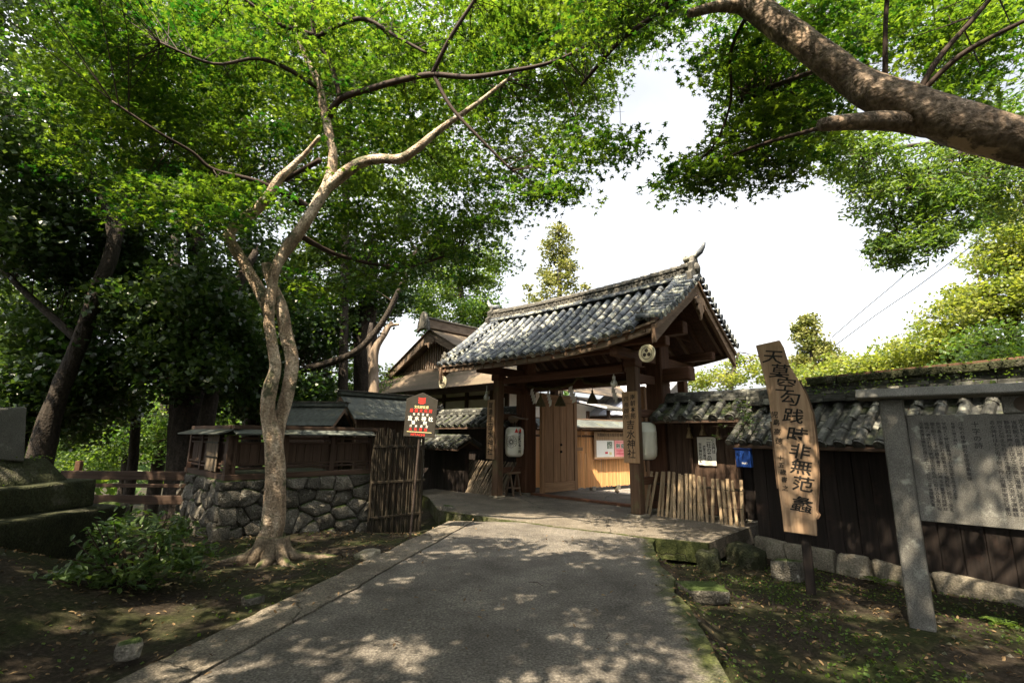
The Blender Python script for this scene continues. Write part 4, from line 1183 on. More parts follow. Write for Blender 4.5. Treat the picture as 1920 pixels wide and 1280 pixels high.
# ------------------------------------------------------------------ small shrine roofs behind the left fence
def plank_roof(root, w, d, z0, z1, mat, n=6):
    """gabled roof, ridge along local x, of overlapping boards"""
    for s in (-1, 1):
        for k in range(n):
            t0, t1 = k / n, (k + 1.15) / n
            a, b = Vector((-w/2, s * d/2, z0)), Vector((w/2, s * d/2, z0))
            c, e = Vector((w/2, 0, z1)), Vector((-w/2, 0, z1))
            quad_slab([a.lerp(e, t0), b.lerp(c, t0), b.lerp(c, min(1, t1)), a.lerp(e, min(1, t1))], .028, 'roof_course', mat, root)
    MB().box(-w/2 - .03, w/2 + .03, -.09, .09, z1 - .01, z1 + .09).build('roof_ridge', M[mat], root, 0.008)
    MB().box(-w/2 - .08, w/2 + .08, -.12, .12, z1 + .09, z1 + .12).build('ridge_cap', M['tile_dark'], root, 0.006)
    for s in (-1, 1):
        for q in (-1, 1):
            P = [(q * d/2, z0 - .04), (0, z1 - .04), (0, z1 - .15), (q * d/2, z0 - .13)]
            MB().prism(P, -.02, .02, axes((s * (w/2 - .03), 0, 0), (0, 1, 0), (1, 0, 0), (0, 0, 1))).build('bargeboard', M['old_y'], root, 0.004)
sa = empty('small_shrine', (-5.05, 12.3, -.2), rad(-6), 'small wooden shrine with grey board roof behind the leaning maple trunk', 'shrine')
plank_roof(sa, 1.75, 1.25, 2.02, 2.50, 'shingle_grey')
MB().box(-.6, .6, -.42, .42, 0, 2.05).build('wall', M['brown_z'], sa)
sb = empty('storage_shed', (-3.75, 13.6, -.3), rad(46), 'small wooden shed with grey shingled gable roof beside the main hall', 'shed')
plank_roof(sb, 2.3, 1.75, 2.30, 2.95, 'shingle_grey', 7)
MB().box(-.95, 1.0, -.62, .62, 0, 2.35).build('wall', M['brown_z'], sb)
MB().prism([(-.62, 2.34), (.62, 2.34), (0, 2.82)], -.95, -.90, Matrix(((0, 1, 0, 0), (1, 0, 0, 0), (0, 0, 1, 0), (0, 0, 0, 1)))).build('gable_wall', M['old_z'], sb)
for y in (-.58, 0, .58): MB().box(-.99, -.94, y - .05, y + .05, 0, 2.33).build('wall_post', M['old_z'], sb, 0.006)

# ------------------------------------------------------------------ stone terrace with a roofed plank fence
TO = Vector((-4.543, 7.813, 0))
ter = empty('stone_terrace', TO, rad(46), 'rough dry stone retaining wall behind the maple trunk', 'stone wall')
MB().box(.12, 2.65, .12, 3.0, -.35, .84).build('core', M['moss_stone'], ter)
def cells(L, H0, H1, n, seed, asp=1.6):
    """rounded cells of a rubble wall face L long, from H0 to H1"""
    q = random.Random(seed)
    S_ = []
    while len(S_) < n:
        best = max(((q.uniform(0, L / asp), q.uniform(H0, H1)) for _ in range(12)), key=lambda p: min([(p[0]-o[0])**2 + (p[1]-o[1])**2 for o in S_] or [1]) * q.uniform(.45, 1))
        S_.append(best)
    out = []
    for i, (cx, cz) in enumerate(S_):
        poly = [(0, H0), (L / asp, H0), (L / asp, H1), (0, H1)]
        for j, (ox, oz) in enumerate(S_):
            if i == j: continue
            mx, mz, nx, nz = (cx + ox) / 2, (cz + oz) / 2, ox - cx, oz - cz
            new = []
            for k in range(len(poly)):
                p, r_ = poly[k], poly[(k + 1) % len(poly)]
                dp, dr = (p[0] - mx) * nx + (p[1] - mz) * nz, (r_[0] - mx) * nx + (r_[1] - mz) * nz
                if dp <= 0: new.append(p)
                if dp * dr < 0:
                    t = dp / (dp - dr)
                    new.append((p[0] + (r_[0] - p[0]) * t, p[1] + (r_[1] - p[1]) * t))
            poly = new
            if not poly: break
        if len(poly) > 2: out.append([(x * asp, z) for x, z in poly])
    return out
def rubble(poly, seed, Mx):
    """one wall stone: cell outline with rounded corners, bulging face along -y"""
    cx = sum(p[0] for p in poly) / len(poly); cz = sum(p[1] for p in poly) / len(poly)
    ring = []
    for k in range(len(poly)):
        a, b = poly[k], poly[(k + 1) % len(poly)]
        for t in (.10, .5, .90): ring.append((a[0] + (b[0] - a[0]) * t, a[1] + (b[1] - a[1]) * t))
    n = len(ring)
    q = random.Random(seed)
    b0, tilt = q.uniform(-.03, .05), (q.uniform(-.12, .12), q.uniform(-.12, .12))
    mb = MB()
    for sc_, y in ((.985, .22), (.985, .05), (.94, .0), (.70, -.022), (.33, -.028)):
        for x, z in ring:
            dx, dz = (x - cx) * sc_, (z - cz) * sc_
            v = mnoise.noise(Vector((x * 4, z * 4, seed)))
            mb.v.append((cx + dx * (1 + .03 * v), y - b0 + v * .045 + dx * tilt[0] + dz * tilt[1], cz + dz * (1 + .03 * v)))
    for i in range(4):
        for k in range(n): mb.f.append((i*n+k, i*n+(k+1) % n, (i+1)*n+(k+1) % n, (i+1)*n+k))
    mb.f.append(tuple(4*n + k for k in range(n)))
    put('wall_stone', mb.mesh('wall_stone', M['stone'], smooth=True), ter, Mx)
for i, c in enumerate(cells(2.72, -.34, .86, 42, 3, 1.45)): rubble(c, i, TR(0, .06, 0))
for i, c in enumerate(cells(2.7, -.34, .86, 40, 8, 1.45)): rubble(c, i + 40, TR(.06, 2.7, 0, 0, 0, rad(-90)))
tf = empty('roofed_fence', TO + Vector((0, 0, .88)), rad(46), 'old brown plank fence with narrow board roof on the stone wall', 'fence')
def fence_run(L, M0):
    e = lambda mb, nm, mat, bv=.006: mb.build(nm, M[mat], tf, bv, M=M0)
    e(MB().box(-.05, L, -.08, .08, -.02, .07), 'sill', 'brown_x')
    nb_ = max(2, round(L / .92))
    for i in range(nb_ + 1):
        x = L * i / nb_ - (.05 if i == nb_ else 0)
        e(MB().box(x - .05, x + .05, -.06, .06, .07, .70), 'fence_post', 'brown_z')
    for z in (.14, .20, .55, .63): e(MB().box(0, L, -.045, .035, z, z + .035), 'fence_rail', 'brown_x')
    n = round(L / .155)
    for i in range(n):
        w = L / n
        MB().box(-w * .48, w * .48, -.012, .012, .235, .55).build('plank', M['brown_z'], tf, 0.003, M=M0 @ TR(w * (i + .5), rnd.uniform(-.004, .004), 0))
    for i in range(round(L / .5)):
        x = .25 + i * .5
        MB().box(-.26, .26, -.30, .02, -.012, .012).build('roof_board', M['shingle_grey'], tf, 0.003, M=M0 @ TR(x, .0, .80, rad(17), 0, rnd.uniform(-.01, .01)))
        MB().box(-.26, .26, -.02, .30, -.012, .012).build('roof_board', M['shingle_grey'], tf, 0.003, M=M0 @ TR(x, .0, .80, rad(-17), 0, rnd.uniform(-.01, .01)))
    e(MB().box(-.05, L + .1, -.06, .06, .795, .86), 'roof_ridge', 'brown_x')
fence_run(2.6, TR(.12, .16, 0))
fence_run(2.45, TR(.16, 2.55, 0, 0, 0, rad(-90)))
bl = empty('reed_blind', TO + Vector((0, 0, .98)), rad(46), 'pale reed blind hanging on the left end of the plank fence', 'blind')
rm = MB().cyl((0, 0, 0), (0, 0, .60), .011, n=5).mesh('reed', M['bamboo_grey'])
for i in range(24): put('reed', rm, bl, TR(.075, .62 + i * .027, .0 + rnd.uniform(-.01, .01), rnd.uniform(-.01, .01), 0, 0))
for z in (.22, .46): MB().box(.055, .067, .60, 1.28, z, z + .02).build('binding', M['iron'], bl)

# ------------------------------------------------------------------ dark bamboo screen, rail fence
scn = empty('bamboo_screen', (-2.66, 9.60, -.32), rad(42), 'dark screen of upright bamboo branches between the stone wall and the gate', 'screen')
for i in range(44):
    h = 2.02 + rnd.uniform(-.10, .08) - .12 * i / 44
    pts_ = [(0, 0, 0), (rnd.uniform(-.012, .012), 0, h * .5), (rnd.uniform(-.02, .02), 0, h)]
    MB().tube(pts_, [rnd.uniform(.010, .017)] * 3, 5).build('bamboo_rod', M['bamboo_dark'], scn, M=TR(i * .026 + rnd.uniform(-.006, .006), rnd.uniform(-.025, .025), 0))
for z in (.35, 1.0, 1.68): MB().box(-.02, 1.16, -.035, .035, z, z + .045).build('rail', M['bamboo_dark'], scn, 0.004)
for x in (0, 1.12): MB().cyl((x, .04, 0), (x, .04, 1.95), .03, n=8).build('post', M['bamboo_dark'], scn)
rf = empty('rail_fence', (-8.55, 9.45, 0), rad(1.5), 'low brown timber rail fence left of the stone wall', 'fence')
MB().box(.02, 2.75, -.03, .03, .72, .88).build('rail', M['brown_x'], rf, 0.006)
MB().box(.22, 2.5, .0, .04, .58, .65).build('rail', M['brown_x'], rf, 0.006)
MB().box(.15, 2.5, -.03, .03, .28, .44).build('rail', M['brown_x'], rf, 0.006)
for x in (.25, 2.35): MB().box(x - .05, x + .05, .035, .12, -.6, 1.06).build('post', M['rail_x'], rf, 0.008)

# ------------------------------------------------------------------ stone monument on mossy steps, far left
mo = empty('stone_monument', (-7.2, 6.3, 0), rad(-4), 'rough stone monument on mossy stepped base at the left edge', 'monument')
put('monument_slab', stone_mesh('monument_slab', 1.25, .4, .70, M['granite'], 90, .02, .06), mo, TR(-.02, .15, 1.55))
for nm, x0, x1, y0, y1, z0, z1, sd in (('base_block', -1.6, .72, -.25, .8, .92, 1.24, 91), ('base_block', -1.7, 1.08, -.55, 1.0, .58, .93, 92), ('base_block', -1.8, 1.36, -.75, 1.2, -.1, .60, 93)):
    put(nm, stone_mesh(nm, x1 - x0, y1 - y0, z1 - z0, M['moss_stone'], sd, .06, .08), mo, TR((x0+x1)/2, (y0+y1)/2, (z0+z1)/2))
def rock(px, py, z, w, d, h, sd, label, mat='stone'):
    d_ = ray(px, py)
    p = CAM + d_ * ((z - EYE) / d_.z)
    me = stone_mesh('rock', w, d, h, M[mat], sd, .05, .25)
    put('rock', me, None, TR(p.x, p.y, z + h * .30, 0, 0, sd * .7), label=label, cat='rock', group='loose rocks beside the road')
rock(195, 1005, .05, .50, .4, .62, 31, 'pale topped boulder beside the mossy steps at left')
rock(842, 968, -.16, .26, .22, .28, 32, 'sunlit broken stone where the kerb meets the gate apron')
rock(1330, 1064, -.36, .50, .34, .34, 33, 'mossy block beside the road just right of the apron corner', 'moss_stone')
rock(1400, 1062, -.40, .62, .36, .38, 34, 'dark mossy block between the road and the plank sign', 'moss_stone')
rock(1476, 1085, -.34, .40, .32, .34, 35, 'round pale boulder left of the plank sign post')
rock(1318, 1118, -.24, .50, .42, .16, 36, 'flat grey slab lying against the road edge at right')
rock(470, 1132, -.06, .20, .15, .10, 37, 'small stone in the soil left of the kerb')
rock(690, 1045, -.06, .38, .26, .10, 38, 'flat sunlit stone between the maple and the kerb', 'stone_pale')
rock(238, 1222, .02, .15, .13, .09, 39, 'small grey stone near the lower left kerb')
# ------------------------------------------------------------------ signs that stand on their own
def onplane(px, py, O, ang):
    """(x, z) in the upright plane through O whose x axis points along ang"""
    X = Vector((math.cos(ang), math.sin(ang), 0)); N_ = Vector((-math.sin(ang), math.cos(ang), 0))
    d = ray(px, py)
    p = CAM + d * ((O - CAM).dot(N_) / d.dot(N_))
    return (p - O).dot(X), p.z - O.z

# tall live-edge plank with a poem
PA, PO = rad(-30), Vector((3.756, 6.458, -0.25))
pl = empty('plank_sign', PO, PA, 'tall tilted live edge plank with black brush poem standing on a dark post', 'sign')
edge = [(1417, 648), (1462, 638), (1470, 652), (1480, 684), (1498, 714), (1512, 740), (1524, 775), (1529, 810), (1533, 850), (1534, 890), (1533, 930), (1531, 958), (1536, 964), (1531, 972), (1532, 1004), (1470, 996), (1466, 960), (1460, 915), (1455, 870), (1451, 830), (1447, 790), (1441, 745), (1431, 700)]
poly = [onplane(a, b, PO, PA) for a, b in edge]
MB().prism(poly, -.035, .03).build('plank', M['slab_z'], pl, 0.01)
ins = [(x + .0, z) for x, z in poly[2:14]]
MB().prism([(x - .012, z) for x, z in poly[4:14]] + [(x + .018, z) for x, z in poly[4:14]][::-1], -.028, .034).build('bark_edge', M['bark_edge'], pl)
MB().prism([(x - .020, z) for x, z in poly[17:21]] + [(x + .010, z) for x, z in poly[17:21]][::-1], -.028, .034).build('bark_edge', M['bark_edge'], pl)
MB().box(-.055, .055, .031, .12, -.2, 1.9).build('post', M['black_z'], pl, 0.01)
def brush(px, py, ch, size, rot, sx=1.1, bold=.011):
    x, z = onplane(px, py, PO, PA)
    me = text_mesh('lettering', ch, size, M['ink'], 1.0, size * bold, .10)
    put('lettering', me, pl, TR(x, -.039, z, rad(90), rot, 0, (sx, 1, 1)) @ TR(0, -size * .38, 0))
for (px, py, ch) in ((1448, 669, '天'), (1461, 696, '莫'), (1472, 721, '空'), (1480, 747, '勾'), (1486, 779, '践'), (1493, 814, '時'), (1498, 845, '非'), (1501, 874, '無'), (1504, 906, '范'), (1502, 944, '蠡')):
    brush(px, py, ch, .205, rad(8), 1.22)
for (px, py, ch) in ((1452, 777, '児'), (1455, 792, '島'), (1457, 809, '高'), (1460, 826, '徳')): brush(px, py, ch, .09, rad(5), 1.0)
for (px, py, ch) in ((1463, 858, '十'), (1465, 871, '五'), (1468, 884, '歳'), (1470, 898, '書'), (1472, 914, '之')): brush(px, py, ch, .075, rad(5), 1.0, .012)

# fire notice with red lettering on a steel pole
FO = Vector((-1.66, 8.46, -.08))
fs = empty('fire_notice_sign', FO, rad(-7), 'dark pentagonal notice with red and white lettering on a thin pole left of the road', 'sign')
tilt = TR(0, 0, 0, 0, rad(2.8), 0)
MB().cyl((0, 0, 0), (0, 0, 1.72), .020, n=10).build('pole', M['pole'], fs, M=tilt)
Wd = .275
pan = MB().prism([(-Wd, 1.66), (Wd, 1.66), (Wd + .008, 2.30), (0, 2.42), (-Wd - .008, 2.30)], -.045, -.02).build('panel', M['sign_brown'], fs, 0.004, M=tilt)
def fl_(body, u, v, size, mat, bold=.008, sx=1.0): letters(pan, body, u, -.0475, v, size, M[mat], bold=size * bold, sx=sx)
em = MB()
for k in range(3):
    zc = 2.315 - k * .036
    em.add([(a, -.0475, zc + b) for a, b in ((-.065, .02), (-.03, .008), (.03, .008), (.065, .02), (.06, -.006), (.025, -.020), (-.025, -.020), (-.06, -.006))], [tuple(range(8))])
em.build('emblem', M['sign_red'], pan)
fl_('文化財愛護', 0, 2.195, .052, 'sign_yellow')
for i, ch in enumerate('重要文化財'): fl_(ch, -.17 + .085 * i, 2.14, .066, 'sign_red', .012)
for i, ch in enumerate('世界遺産'): fl_(ch, -.12 + .08 * i, 2.065, .044, 'sign_white')
for i, ch in enumerate('吉水神社'): fl_(ch, -.185 + .123 * i, 2.015, .088, 'sign_white', .012)
fl_('書', -.12, 1.935, .070, 'sign_white', .012); fl_('院', .09, 1.935, .070, 'sign_white', .012)
for i, ch in enumerate('日本最古'): fl_(ch, -.16 + .095 * i, 1.865, .046, 'sign_white')
for i, ch in enumerate('火気厳禁'): fl_(ch, -.16 + .09 * i, 1.815, .056, 'sign_red', .012)
MB().box(-.22, .22, -.0475, -.046, 1.738, 1.746).build('rule', M['sign_yellow'], pan)
fl_('HITACHI', -.02, 1.728, .056, 'sign_red', .012, 1.15)

# granite notice board
SA, SO = rad(-42), Vector((4.20, 5.33, -0.24))
sb_ = empty('stone_notice_board', SO, SA, 'grey granite notice board with engraved columns of writing at the right edge', 'notice board')
for x in (0, 2.3): MB().box(x - .105, x + .105, -.09, .09, -.2, 2.28).build('post', M['granite'], sb_, 0.012)
cap = [(-.15, 0), (.15, 0), (.18, .025), (.11, .115), (-.11, .115), (-.18, .025)]
MB().prism(cap, -.30, 2.62, TR(0, 0, 2.285) @ Matrix(((0, 1, 0, 0), (1, 0, 0, 0), (0, 0, 1, 0), (0, 0, 0, 1)))).build('cap_beam', M['granite'], sb_, 0.008)
pan = MB().box(.107, 2.193, -.045, .045, 1.03, 2.11).build('panel', M['granite'], sb_, 0.006)
MB().box(.86, 1.16, -.06, .06, 2.112, 2.283).build('crest_block', M['granite'], sb_, 0.006)
cr = MB().lathe([(.075, 0), (.075, .004), (.068, .004), (.067, -.003), (.01, -.003)], 24, TR(1.01, -.0605, 2.198, rad(90)))
cr.build('crest', M['ink_soft'], sb_)
LEFT = ['児島高徳は備前の国の武士にて元弘二年後醍醐天皇', '隠岐へ遷され給う時院庄の行在所に忍び入り庭の桜', '樹を削りて十字の詩を書きつけ奉る天莫空勾践時非', '無范蠡と天皇これを御覧ありて龍顔殊に御快く笑ま', 'せ給えり時に臣高徳なおも忠節を尽さんとす']
COLS = [('越王勾践呉に敗れて', .245, .20, .040)]
def col(body, x, top, size, mat='carved', sp=1.0, b=.010):
    letters(pan, body, x, -.0468, top, size, M[mat], vertical=True, spacing=sp, bold=size * b, name='engraved_column')
x = .225
for i, t in enumerate(LEFT):
    col(t, x + i * .046, 2.035, .0375 if i else .036, sp=1.03)
col('桜樹に題す詩なり', .475, 2.030, .030, sp=1.1)
col('元弘の昔南朝の忠臣児島高徳', .535, 2.035, .040, sp=1.12)
col('十字の詩', .640, 2.040, .062, sp=1.12)
RIGHT = ['吉水神社はもと吉水院と称し白鳳年間役行者の', '創立と伝えられる古き僧坊にて文治元年源義経', '静御前弁慶ら主従がこの院に潜居し延元元年に', '後醍醐天皇花山院より潜幸ありてここを行宮と', '定め給い南朝四代五十七年の皇居の始となれり', '文禄三年太閤秀吉吉野の花見に五千人の供を連', 'れこの書院を本陣として数日滞在し盛大な歌の', '会茶の会能の会を催せり明治維新の神仏分離に', 'より吉水神社と改め後醍醐天皇を主祭神とし併', 'せて楠木正成吉水院宗信法印を祀る書院は日本', '最古の書院建築として世界遺産に登録せらる']
for i, t in enumerate(RIGHT):
    col(t, .765 + i * .050, 2.045 if i < 4 else 2.055, .0415, sp=1.03)

# overhead lines
for nm, lb, pts_ in (('power_line', 'thin overhead cable, upper of the two, beyond the right hand wall', [at(1560, 632, 30), at(1620, 580, 24), at(1680, 530, 19), at(1760, 455, 15), at(1960, 260, 11)]), ('power_line', 'thin overhead cable, lower of the two, beyond the right hand wall', [at(1560, 652, 30), at(1640, 592, 24), at(1715, 541, 19), at(1800, 478, 15), at(1990, 330, 11)])):
    MB().tube(pts_, [.024, .020, .016, .013, .010], 6).build(nm, M['cable'], label=lb, cat='cable', group='overhead cables')
# ------------------------------------------------------------------ trees
def star_leaf():
    tips = [(-118, .55), (-62, .88), (0, 1.0), (62, .88), (118, .55)]
    V = []
    for k, (a, r) in enumerate(tips):
        t = rad(90 - a)
        V.append((r * math.cos(t), r * math.sin(t), -.16 * r))
    for k in range(5):
        m = rad(90 - (-150, -90, -31, 31, 90)[k]) if k else rad(90 + 180)
        V.append((.36 * math.cos(m), .36 * math.sin(m), .0) if k else (0, -.12, 0))
    F = [(5, 0, 6), (6, 1, 7), (7, 2, 8), (8, 3, 9), (9, 4, 5), (5, 6, 7), (5, 7, 8), (5, 8, 9)]
    return np.array(V), np.array(F)
def blade_leaf(w=.42):
    V = np.array([(0, -.5, 0), (w, 0, .06), (0, .5, -.04), (-w, 0, .06)])
    return V, np.array([(0, 1, 2), (0, 2, 3)])
def oval_leaf(w=.20):
    V = np.array([(0, -.5, -.02), (w, -.12, .05), (w * .7, .22, .03), (0, .55, -.08), (-w * .7, .22, .03), (-w, -.12, .05)])
    return V, np.array([(0, 1, 2), (0, 2, 3), (0, 3, 4), (0, 4, 5)])
STAR, BLADE, OVAL, OVAL_W = star_leaf(), blade_leaf(), oval_leaf(), oval_leaf(.34)

def leaf_mesh(name, C, N_, size, tmpl, mat, hue=None):
    """many leaves as one mesh: C centres, N_ normals, size per leaf"""
    V, F = tmpl
    n, k = len(C), len(V)
    N_ = N_ / np.linalg.norm(N_, axis=1, keepdims=True)
    a = rng.normal(size=(n, 3))
    X = np.cross(a, N_)
    X /= np.linalg.norm(X, axis=1, keepdims=True) + 1e-9
    Y = np.cross(N_, X)
    s = np.asarray(size).reshape(-1, 1, 1) * np.ones((n, 1, 1))
    P = C[:, None, :] + s * (V[None, :, 0:1] * X[:, None, :] + V[None, :, 1:2] * Y[:, None, :] + V[None, :, 2:3] * N_[:, None, :])
    T = (F[None] + (np.arange(n) * k)[:, None, None]).reshape(-1, 3)
    me = bpy.data.meshes.new(name)
    nf = len(T)
    me.vertices.add(n * k)
    me.vertices.foreach_set('co', P.reshape(-1).astype(np.float32))
    me.loops.add(nf * 3)
    me.loops.foreach_set('vertex_index', T.reshape(-1).astype(np.int32))
    me.polygons.add(nf)
    me.polygons.foreach_set('loop_start', np.arange(0, nf * 3, 3, dtype=np.int32))
    me.update()
    if hue is None: hue = rng.random(n)
    at_ = me.attributes.new('rnd', 'FLOAT', 'POINT')
    at_.data.foreach_set('value', np.repeat(np.clip(hue, 0, 1), k).astype(np.float32))
    me.materials.append(mat)
    return me

def spray_points(centres, per, r, flat, droop=.25):
    """leaves in loose flat sprays about each centre"""
    C, H = [], []
    for c in centres:
        n = max(4, int(per * rng.uniform(.6, 1.4)))
        rr = r * rng.uniform(.7, 1.3)
        th = rng.uniform(0, 6.28)
        d = np.clip(rng.normal(size=(n, 3)), -1.3, 1.3) * np.array([rr * .62, rr * .36, 0])
        rot = np.array([[math.cos(th), -math.sin(th), 0], [math.sin(th), math.cos(th), 0], [0, 0, 1]])
        d = d @ rot.T
        rad2 = (d[:, 0] ** 2 + d[:, 1] ** 2) / (rr * rr)
        d[:, 2] = rng.normal(size=n) * flat - droop * rr * rad2
        C.append(np.array(c) + d)
        H.append(np.clip(.30 * mnoise.noise(Vector(c) * .55) + rng.normal(.48, .28) + rng.normal(size=n) * .15, 0, 1))  # broad noise term paints sun and shade masses into the leaf colour
    return np.concatenate(C), np.concatenate(H)

def ball_points(centres, per, r):
    C, H = [], []
    for c in centres:
        n = max(6, int(per * rng.uniform(.6, 1.4)))
        rr = r * rng.uniform(.65, 1.35)
        d = rng.normal(size=(n, 3))
        d /= np.linalg.norm(d, axis=1, keepdims=True)
        d *= (rng.random((n, 1)) ** .45) * rr * np.array([1, 1, .62])
        C.append(np.array(c) + d)
        H.append(np.clip(rng.normal(.5, .25) + rng.normal(size=n) * .15, 0, 1))
    return np.concatenate(C), np.concatenate(H)

def limb(path, k=5, n=10, wob=.10, seed=0):
    P, R_ = catmull(path, k)
    return MB().tube(P, R_, n, True, wob, seed), P

def px_path(rows):
    """(px, py, Y, radius in photograph pixels) -> (x, y, z, r)"""
    out = []
    for px, py, Y, r in rows:
        p = at(px, py, Y)
        out.append((p.x, p.y, p.z, r * (p - CAM).dot(fwd) / FPX))
    return out

def twigs(centres, nodes, mb, r0=.010, maxd=3.5, lets=4):
    N_ = np.array([tuple(p) for p in nodes])
    for c in centres:
        for _ in range(lets):
            a_ = rng.uniform(0, 6.28); q = rng.uniform(.25, .6)
            e_ = Vector(c) + Vector((q * math.cos(a_), q * math.sin(a_), -.10 * q))
            mb.tube([Vector(c), (Vector(c) + e_) / 2 + Vector((0, 0, .02)), e_], [r0 * .35, r0 * .28, r0 * .15], 3, False)
        d = np.linalg.norm(N_ - np.array(c), axis=1)
        i = int(np.argmin(d + rng.random(len(d)) * .5))
        if d[i] > maxd: continue
        a, b = Vector(N_[i]), Vector(c)
        m = (a + b) / 2 + Vector(rng.normal(size=3) * .08 * d[i]) + Vector((0, 0, .06 * d[i]))
        mb.tube([a, m, b], [r0, r0 * .65, r0 * .3], 4, False)

def rows_pts(rows):
    """spray centres: each row (py0, py1, px0, px1, Y0, Y1, n)"""
    out = []
    for py0, py1, px0, px1, Y0, Y1, n in rows:
        for _ in range(n):
            out.append(tuple(at(rng.uniform(px0, px1), rng.uniform(py0, py1), rng.uniform(Y0, Y1))))
    return out

def ell(cx, cy, cz, rx, ry, rz_, n, shell=.35):
    out = []
    for _ in range(n):
        d = rng.normal(size=3)
        d /= np.linalg.norm(d)
        k = (shell + (1 - shell) * rng.random()) ** .6
        out.append((cx + d[0] * rx * k, cy + d[1] * ry * k, cz + d[2] * rz_ * k))
    return out
def up_normals(n, tilt): return np.array([0, 0, 1.0]) + rng.normal(size=(n, 3)) * tilt

# ---- the maple with two twisted stems
mt = empty('maple_tree', at(508, 1048, 6.95), 0, 'slender maple with two twisted pale stems beside the road', 'tree')
inv = Matrix.Translation(-mt.location)
def tpart(name, mb, mat, root, smooth=True):
    o = mb.build(name, M[mat], root, smooth=smooth)
    o.matrix_basis = Matrix.Translation(-root.location)
    return o
A_paths = [
 ('trunk', [(500, 1066, 6.93, 41.8), (503, 1040, 6.95, 29.5), (506, 1012, 6.97, 22.3), (511, 985, 6.98, 21.6), (514, 945, 7.0, 19.2), (517, 889, 7.0, 17.6), (515, 845, 7.0, 16.8), (510, 812, 7.0, 16.0), (503, 780, 6.98, 12.8), (502, 755, 6.95, 12.0), (507, 725, 6.94, 12.8), (516, 690, 6.96, 10.4), (511, 650, 7.0, 9.6), (505, 610, 7.05, 9.6), (505, 575, 7.05, 9.6), (510, 540, 7.1, 9.2), (514, 512, 7.1, 9.2), (524, 488, 7.15, 9.9), (546, 455, 7.2, 11.3), (568, 425, 7.2, 10.6), (592, 385, 7.2, 9.9), (617, 340, 7.25, 9.9), (624, 290, 7.25, 8.4), (615, 240, 7.3, 8.4), (605, 195, 7.3, 7.7), (597, 155, 7.3, 6.3), (575, 110, 7.3, 4.9), (560, 70, 7.3, 4.2), (545, 10, 7.3, 3.5), (530, -60, 7.2, 2.8)]),
 ('stem', [(519, 830, 7.08, 12.0), (524, 795, 7.14, 11.2), (534, 757, 7.18, 12.0), (542, 725, 7.2, 12.0), (547, 690, 7.22, 12.0), (546, 662, 7.22, 12.0), (539, 638, 7.22, 12.0), (534, 610, 7.22, 11.2), (528, 577, 7.22, 10.3), (518, 550, 7.22, 9.5), (505, 520, 7.2, 8.6), (499, 495, 7.2, 8.6)]),
 ('branch', [(506, 590, 7.1, 11), (487, 545, 7.05, 11), (470, 515, 7.0, 10.5), (446, 475, 6.95, 10.5), (431, 447, 6.9, 10), (438, 424, 6.9, 10), (478, 395, 6.85, 10), (505, 365, 6.8, 9), (520, 340, 6.8, 8), (545, 315, 6.8, 6), (575, 285, 6.8, 4), (600, 255, 6.7, 3)]),
 ('branch', [(610, 355, 7.25, 11), (640, 330, 7.2, 11), (675, 306, 7.1, 10), (710, 298, 7.0, 9), (750, 298, 6.9, 9), (780, 280, 6.8, 8), (810, 255, 6.8, 7), (850, 225, 6.7, 5), (900, 190, 6.6, 4), (950, 150, 6.5, 2.5)]),
 ('branch', [(575, 388, 7.15, 7), (545, 368, 7.0, 6), (480, 340, 6.7, 5), (400, 318, 6.4, 4), (360, 285, 6.2, 3), (300, 250, 5.9, 2.5), (210, 190, 5.6, 2)]),
 ('branch', [(616, 218, 7.3, 8), (640, 185, 7.1, 6), (700, 165, 6.9, 5.5), (755, 150, 6.7, 5.5), (810, 140, 6.5, 5), (880, 145, 6.3, 4.5), (950, 135, 6.1, 4), (1040, 115, 5.9, 3), (1130, 70, 5.8, 2)]),
 ('branch', [(810, 140, 6.5, 4.5), (845, 70, 6.2, 4), (890, 0, 6.0, 3.5), (930, -70, 5.8, 3)]),
 ('branch', [(815, 143, 6.5, 4), (845, 200, 6.5, 3.5), (900, 260, 6.5, 3), (960, 320, 6.6, 2)]),
 ('branch', [(638, 185, 7.1, 5), (620, 120, 7.0, 4.5), (590, 65, 6.9, 4), (585, 0, 6.8, 4), (580, -60, 6.6, 3)]),
 ('branch', [(592, 70, 6.9, 4), (675, 35, 6.6, 4), (745, 70, 6.5, 3), (800, 100, 6.4, 2.5)]),
 ('branch', [(590, 66, 6.9, 4), (520, 45, 6.7, 4), (480, 15, 6.5, 3), (420, -30, 6.3, 2)]),
 ('branch', [(596, 165, 7.3, 5), (540, 130, 7.0, 4), (480, 110, 6.8, 3), (400, 120, 6.5, 2.5), (300, 80, 6.2, 2)]),
 ('branch', [(600, 300, 7.2, 5), (560, 322, 7.5, 4.5), (520, 340, 7.8, 4), (430, 350, 8.2, 3)]),
 ('branch', [(560, 440, 7.3, 6), (640, 480, 8.2, 4), (760, 500, 9.2, 3), (860, 470, 10, 2)]),
]
A_nodes = []
